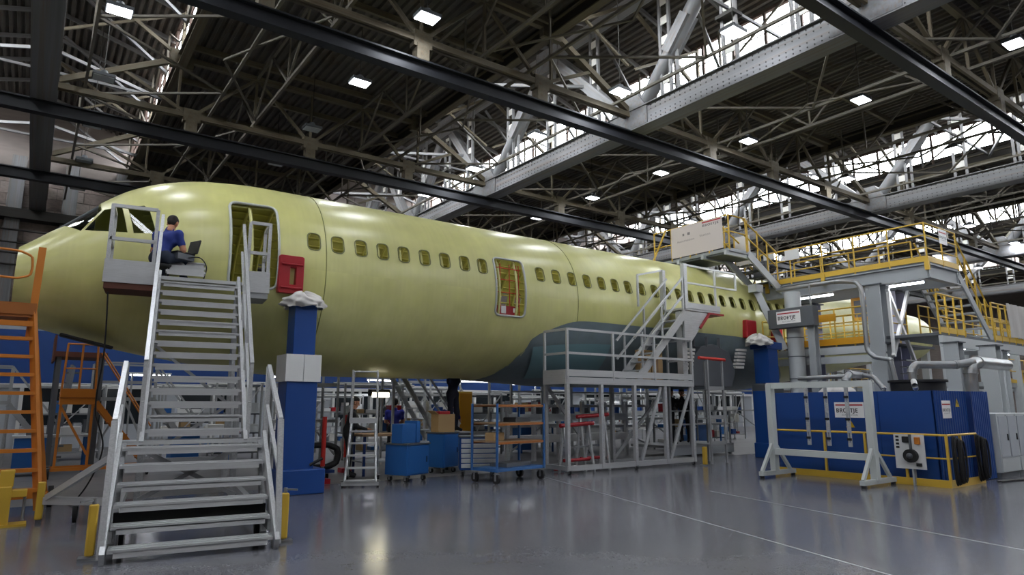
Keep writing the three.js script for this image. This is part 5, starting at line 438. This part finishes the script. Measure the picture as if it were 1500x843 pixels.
  const bd = thing('motor_cover', 'flat black round motor cover on the enclosure roof', 'cover'); rod('drum', V(16.5, 1.88, -6.9), V(16.5, 2.1, -6.9), 0.55, M.black, bd); rod('rim', V(16.5, 2.1, -6.9), V(16.5, 2.15, -6.9), 0.6, M.rubber, bd); pipe('collar_hose', [V(15.9, 1.95, -6.7), V(15.6, 2.1, -6.6), V(15.4, 2.0, -6.5)], 0.06, M.white, bd);
  // galvanised exhaust pipes
  const P = (label, pts, r) => { const t = thing('exhaust_pipe', label, 'pipe', 'galvanised exhaust pipes'); pipe('duct', pts, r, M.galv, t, 14); for (const k of [1, pts.length - 2]) { const d = pts[k + 1 < pts.length ? k + 1 : k].clone().sub(pts[k - 1]).normalize().multiplyScalar(0.04); const m = rod('flange', pts[k].clone().sub(d), pts[k].clone().add(d), r * 1.15, M.galv, t); } };
  P('thick galvanised duct arching over the enclosure roof to the right', [V(16.4, 1.9, -6.95), V(16.4, 2.35, -6.95), V(16.55, 2.5, -6.9), V(17.6, 2.52, -6.5), V(18.1, 2.6, -6.3)], 0.09); P('bright galvanised elbow duct rising behind the blue tower', [V(18.0, 1.41, -6.35), V(18.0, 2.35, -6.35), V(18.15, 2.55, -6.35), V(18.5, 2.6, -6.35), V(20.4, 2.6, -6.35)], 0.14); P('long galvanised pipe running from the column to the enclosure roof', [V(17.5, 2.32, -10.4), V(17.5, 2.34, -8.6), V(17.4, 2.28, -8.3), V(17.2, 2.0, -8.0), V(17.2, 1.88, -8.0)], 0.06); P('galvanised elbow pipe at the foot of the dark gantry column', [V(19.95, 5.36, -12.4), V(19.95, 5.36, -10.4), V(19.7, 5.2, -9.65), V(19.7, 4.9, -9.5), V(19.7, 3.2, -9.5), V(19.7, 2.95, -9.3), V(19.7, 2.85, -8.9), V(19.7, 2.2, -8.8)], 0.07); P('short bent galvanised pipe over the left of the enclosure', [V(16.6, 1.88, -8.6), V(16.6, 2.2, -8.6), V(16.8, 2.35, -8.6), V(17.6, 2.35, -8.7)], 0.09);
}
// the yellow-railed gantry dock around the rear fuselage
{
  const Y = M.yellow, UY = 5.6, LY = 3.42, LR = 3.6, X = 20.2;
  const up = thing('gantry_upper_deck', 'upper gantry deck of grey beams with yellow railings and toe boards', 'gantry'); 
  span('deck_plate', X, 22.3, UY - 0.06, UY, -13.15, -7.85, M.greyDark, up); add('deck_beam', ibeam(V(X + 0.05, UY - 0.27, -13.1), V(X + 0.05, UY - 0.27, -7.85), 0.18, 0.42, 0.03), M.grey, up); add('deck_beam', ibeam(V(X, UY - 0.27, -7.9), V(22.3, UY - 0.27, -7.9), 0.18, 0.42, 0.03), M.grey, up); add('deck_beam', ibeam(V(22.2, UY - 0.27, -13.1), V(22.2, UY - 0.27, -7.85), 0.18, 0.42, 0.03), M.grey, up);
  railing(up, [V(X, UY, -13.1), V(X, UY, -10.9), V(X, UY, -7.85), V(22.3, UY, -7.85)], 1.12, Y, 0.95, 0.024, true, [0.35, 0.68]); railing(up, [V(22.3, UY, -9.1), V(22.3, UY, -13.1)], 1.12, Y, 1.1, 0.026, true, [0.5]);
  for (const z of [-12.9, -10.9, -7.86]) span('rail_bracket', X - 0.05, X + 0.03, UY - 0.25, UY + 0.1, z - 0.06, z + 0.06, Y, up);
  for (const [z0, z1] of [[-12.2, -10.9], [-9.6, -8.2]]) { const l = rod('tube_lamp', V(X + 0.5, UY - 0.5, z0), V(X + 0.5, UY - 0.5, z1), 0.035, M.tubeFace, up); areaLight(up, X + 0.5, UY - 0.56, (z0 + z1) / 2, 0.06, z1 - z0, '#f4f7ff', 110, V(X + 0.5, 0, (z0 + z1) / 2 + 0.001)); }
  for (const [z, w, h, l] of [[-11.9, 0.5, 0.34, 'white notice'], [-12.75, 0.4, 0.2, 'white notice']]) span('notice', X - 0.04, X - 0.02, UY + 1.1 - h, UY + 1.1, z - w / 2, z + w / 2, M.white, up); plate('maker_sign', tallSign, 0.55, 0.45, V(21.3, UY + 0.85, -7.8), 0.0, up);
  // bridge over the fuselage roof
  const br = thing('roof_bridge', 'sloping grey and yellow bridge over the fuselage roof with a printed white banner', 'bridge'); const BY = 6.5; span('deck', 17.5, 18.9, BY - 0.1, BY, -15.6, -12.4, M.grey, br); span('deck_grating', 17.55, 18.85, BY - 0.16, BY - 0.1, -15.5, -12.5, M.greyDark, br); for (const z of [-12.5, -13.4, -14.4, -15.4]) span('cross_beam', 17.4, 19.0, BY - 0.22, BY - 0.08, z - 0.05, z + 0.05, M.greyLight, br);
  for (const z of [-12.42, -13.3]) { bar('ramp_stringer', V(18.5, BY - 0.08, z), V(20.3, UY - 0.25, z), 0.06, 0.26, M.greyLight, br); for (const h of [0.55, 1.05]) rod('ramp_rail', V(18.3, BY + h, z), V(20.1, UY + h + 0.05, z), 0.026, Y, br); for (let k = 0; k < 4; k++) { const p = V(18.5, BY, z).lerp(V(20.2, UY, z), k / 3.2); rod('ramp_post', p, p.clone().add(V(0, 1.05, 0)), 0.024, Y, br); } } for (let k = 0; k < 5; k++) box('ramp_tread', 18.95 + k * 0.28, BY - 0.12 - k * 0.17, -12.86, 0.26, 0.03, 0.84, M.greyDark, br);
  railing(br, [V(17.5, BY, -15.5), V(17.5, BY, -12.4), V(18.4, BY, -12.4)], 1.08, Y, 0.8, 0.026, false); railing(br, [V(18.9, BY, -15.5), V(18.9, BY, -13.4)], 1.08, Y, 0.8, 0.026, false); bar('stay', V(17.3, BY - 0.6, -15.8), V(17.5, BY + 1.05, -15.0), 0.05, 0.05, Y, br);
  const bn = plate('banner', bannerTex, 2.1, 1.05, V(17.46, BY + 0.55, -13.65), -Math.PI / 2, br); bn.userData.label = 'printed white banner'; bn.material.side = THREE.DoubleSide; span('side_screen', 19.3, 19.35, BY - 0.2, BY + 0.8, -13.5, -12.9, M.offwhite, br);
  // columns
  const col = (label, x, z, h, w, mat, bands) => { const t = thing('gantry_column', label, 'column', 'columns of the gantry'); if (bands) { rod('shaft', V(x, 0, z), V(x, h, z), w / 2, mat, t); for (const y of bands) rod('band', V(x, y - 0.015, z), V(x, y + 0.015, z), w / 2 + 0.012, M.greyDark, t); } else { add('shaft', (() => { const g = merge([gbox(0, h / 2, 0, w, h, 0.03), gbox(-w / 2, h / 2, 0, 0.03, h, w), gbox(w / 2, h / 2, 0, 0.03, h, w)]); return g; })(), mat, t).position.set(x, 0, z); box('base_plate', x, 0.015, z, w * 1.6, 0.03, w * 1.6, M.greyDark, t); box('cap_plate', x, h - 0.01, z, w * 1.3, 0.03, w * 1.3, M.greyDark, t); } return t; };
  col('round grey banded column carrying the grey sign box', 19.75, -11.75, 5.18, 0.5, M.greyLight, [1.2, 2.4, 3.1, 3.7, 4.3]); col('square grey post beside the banded column', 19.5, -11.0, 4.4, 0.22, M.grey); col('dark grey column wrapped by vertical pipes under the upper deck', 20.35, -9.4, 5.15, 0.42, M.grey); col('broad lilac column under the upper deck corner', 22.1, -9.8, 5.15, 0.62, M.lilac); col('lilac column deep inside the gantry beside the rear fuselage', 22.2, -12.6, 5.1, 0.55, M.lilac); col('grey column under the lower deck by the electrical cabinets', 22.6, -7.4, 3.3, 0.4, M.greyLight); col('grey column under the foot of the gantry stairs', 25.0, -8.0, 3.3, 0.42, M.greyLight); col('grey column under the far lower deck', 20.6, -7.6, 3.3, 0.36, M.grey);
  { const t = thing('sign_box', 'dark grey box with a white maker sign fixed to the banded column', 'box'); rbox('case', 19.35, 4.3, -11.55, 0.3, 0.62, 1.55, 0.02, M.greyDark, t); plate('maker_sign', wideSign, 0.82, 0.4, V(19.19, 4.32, -11.6), -Math.PI / 2, t); rod('conduit', V(19.4, 4.6, -10.95), V(19.4, 5.3, -10.95), 0.03, M.galv, t); const u = thing('switch_box', 'dark grey switch box on a bent conduit at the gantry deck corner', 'box'); rbox('case', 20.05, 6.15, -13.0, 0.22, 0.62, 0.5, 0.02, M.greyDark, u); rod('conduit', V(20.02, 5.5, -12.7), V(20.02, 6.7, -12.7), 0.03, M.galv, u); cable('cable', [V(20.0, 5.9, -13.2), V(19.95, 5.6, -13.3), V(19.98, 5.4, -13.0)], 0.018, M.black, u); }
  // X bracing between the columns
  { const t = thing('cross_brace', 'pale X-shaped brace between the pipe-wrapped column and the lilac column', 'brace'); bar('brace_bar', V(20.4, 5.0, -9.1), V(21.75, 2.9, -9.1), 0.09, 0.09, M.white, t); bar('brace_bar', V(20.4, 3.0, -9.1), V(21.75, 5.05, -9.1), 0.09, 0.09, M.white, t); bar('vertical', V(20.45, 3.0, -9.1), V(20.45, 5.1, -9.1), 0.08, 0.08, M.white, t); const q = thing('diagonal_strut', 'thick pale strut slanting from the bridge end down to the banded column', 'strut'); bar('strut', V(19.3, 5.35, -12.75), V(19.75, 3.35, -12.15), 0.16, 0.22, M.greyLight, q); box('end_plate', 19.28, 5.4, -12.75, 0.4, 0.25, 0.3, M.greyLight, q); }
  // lower decks
  const lo = thing('gantry_lower_deck', 'lower left gantry deck with dense yellow railings beside the rear fuselage', 'gantry'); span('deck_plate', X, 23.5, LY - 0.06, LY, -12.7, -9.2, M.greyDark, lo); for (const y of [LY - 0.18, LY - 0.46]) bar('deck_beam', V(X, y, -12.65), V(X, y, -9.2), 0.1, 0.22, M.greyLight, lo); span('toe_board', X - 0.06, X - 0.02, LY, LY + 0.2, -12.4, -9.5, M.yellowDeep, lo); railing(lo, [V(X, LY, -12.4), V(X, LY, -9.5), V(22.4, LY, -9.5)], 1.12, Y, 0.55, 0.026, false, [0.33, 0.6, 0.8]); railing(lo, [V(21.8, LY, -12.6), V(21.8, LY, -9.8)], 1.1, Y, 0.5, 0.026, true, [0.4, 0.7]); railing(lo, [V(19.3, LY - 0.1, -12.6), V(19.9, LY - 0.1, -12.5)], 0.95, Y, 0.6, 0.026, true); span('rail_panel', X - 0.05, X - 0.02, LY + 0.75, LY + 0.98, -11.4, -10.6, M.yellowDeep, lo); { const w = span('screen_frame', 21.8, 21.85, LY + 0.9, LY + 1.65, -10.9, -10.1, M.yellowDeep, lo); span('screen', 21.78, 21.8, LY + 1.0, LY + 1.55, -10.8, -10.2, M.greyDark, lo); }
  for (let k = 0; k < 6; k++) box('ladder_rung', 21.3, 2.9 - k * 0.2, -9.1, 0.7, 0.03, 0.2, M.galv, lo);
  const lr = thing('gantry_side_deck', 'lower right gantry deck with yellow railings around the foot of the upper stairs', 'gantry'); span('deck_plate', 20.5, 32, LR - 0.08, LR, -9.3, -7.85, M.greyDark, lr); bar('deck_beam', V(20.5, LR - 0.24, -7.85), V(32, LR - 0.24, -7.85), 0.1, 0.3, M.greyLight, lr); railing(lr, [V(20.5, LR, -7.85), V(22.2, LR, -7.85)], 1.1, Y, 0.6, 0.028, true, [0.4, 0.7]); railing(lr, [V(22.6, LR, -9.2), V(31, LR, -9.2)], 1.1, Y, 0.7, 0.026, true, [0.4, 0.7]); railing(lr, [V(24.5, LR, -7.85), V(31, LR, -7.85)], 1.2, Y, 0.6, 0.026, true, [0.5]);
  { const g = new THREE.PlaneGeometry(2.6, 1.1, 24, 10), p = g.attributes.position; for (let i = 0; i < p.count; i++) p.setZ(i, 0.03 * Math.sin(p.getX(i) * 9) + 0.02 * Math.sin(p.getX(i) * 17 + p.getY(i) * 4)); g.computeVertexNormals(); const c = new THREE.Mesh(g, M.cloth); c.name = numbered('rail_sheet'); c.position.set(24.3, LR + 0.52, -6.2); c.rotation.y = -Math.PI / 2 + 0.4; c.position.set(26.9, LR + 0.72, -7.78); c.rotation.y = 0; c.castShadow = c.receiveShadow = true; c.userData = { label: 'pale fabric sheet hung over the right yellow railing', category: 'sheet' }; scene.add(c); M.cloth.side = THREE.DoubleSide; }
  for (let k = 0; k < 4; k++) { const x0 = 22.5 + k * 2; } areaLight(lr, 23.2, LR - 0.3, -8.5, 1.4, 0.06, '#f4f7ff', 100, V(23.2, 0, -8.499)); rod('tube_lamp', V(22.5, LR - 0.26, -8.5), V(23.9, LR - 0.26, -8.5), 0.03, M.tubeFace, lr);
  // stairs between the decks
  const st = thing('gantry_stairs', 'grey steel stairs with yellow handrails from the upper deck to the lower right deck', 'stairs'); for (const z of [-7.88, -9.0]) { bar('stringer', V(22.3, UY - 0.15, z), V(24.35, LR, z), 0.05, 0.24, M.grey, st); for (const h of [0.5, 1.05]) rod('handrail', V(22.3, UY + h, z), V(24.35, LR + h, z), 0.026, Y, st); for (let k = 1; k < 4; k++) { const p = V(22.3, UY, z).lerp(V(24.35, LR, z), k / 3.4); rod('handrail_post', p, p.clone().add(V(0, 1.05, 0)), 0.026, Y, st); } } for (let k = 1; k < 9; k++) { const f = k / 9; box('tread', 22.3 + 2.05 * f, UY - 0.1 + (LR - UY) * f, -8.44, 0.27, 0.04, 1.08, M.greyLight, st); }
  for (let k = 0; k < 3; k++) { const t = thing('far_dock', ['grey dock frame with yellow rails beyond the lower right deck', 'second grey dock frame deeper in the hall with yellow rails', 'grey dock frame behind the tail of the fuselage with yellow rails'][k], 'dock'), x = [34.6, 46, 34.6][k], z = [-11.5, -15, -20][k]; for (const a of [0, 3.5, 7]) for (const b of [0, 2.5]) bar('column', V(x + a, 0, z - b), V(x + a, 5.2, z - b), 0.3, 0.3, M.greyLight, t); for (const y of [2.6, 5.0]) { span('deck', x, x + 7, y - 0.2, y, z - 2.5, z, M.grey, t); railing(t, [V(x, y, z), V(x + 7, y, z)], 1.1, Y, 1.2, 0.03, true); } for (let i = 0; i < 2; i++) rod('tube_lamp', V(x + 1 + i * 3, 4.75, z - 0.6), V(x + 2.4 + i * 3, 4.75, z - 0.6), 0.04, M.tubeFace, t); }
}
console.log('right done');
// ---------------------------------------------------------------- put every group at its thing's base
const bb = new THREE.Box3();
for (const o of things) { if (o.position.lengthSq() || o.userData.placed) { delete o.userData.placed; continue; } bb.setFromObject(o); const p = V((bb.min.x + bb.max.x) / 2, bb.min.y, (bb.min.z + bb.max.z) / 2); o.position.copy(p); for (const ch of o.children) ch.position.sub(p); }
renderer.render(scene, camera);
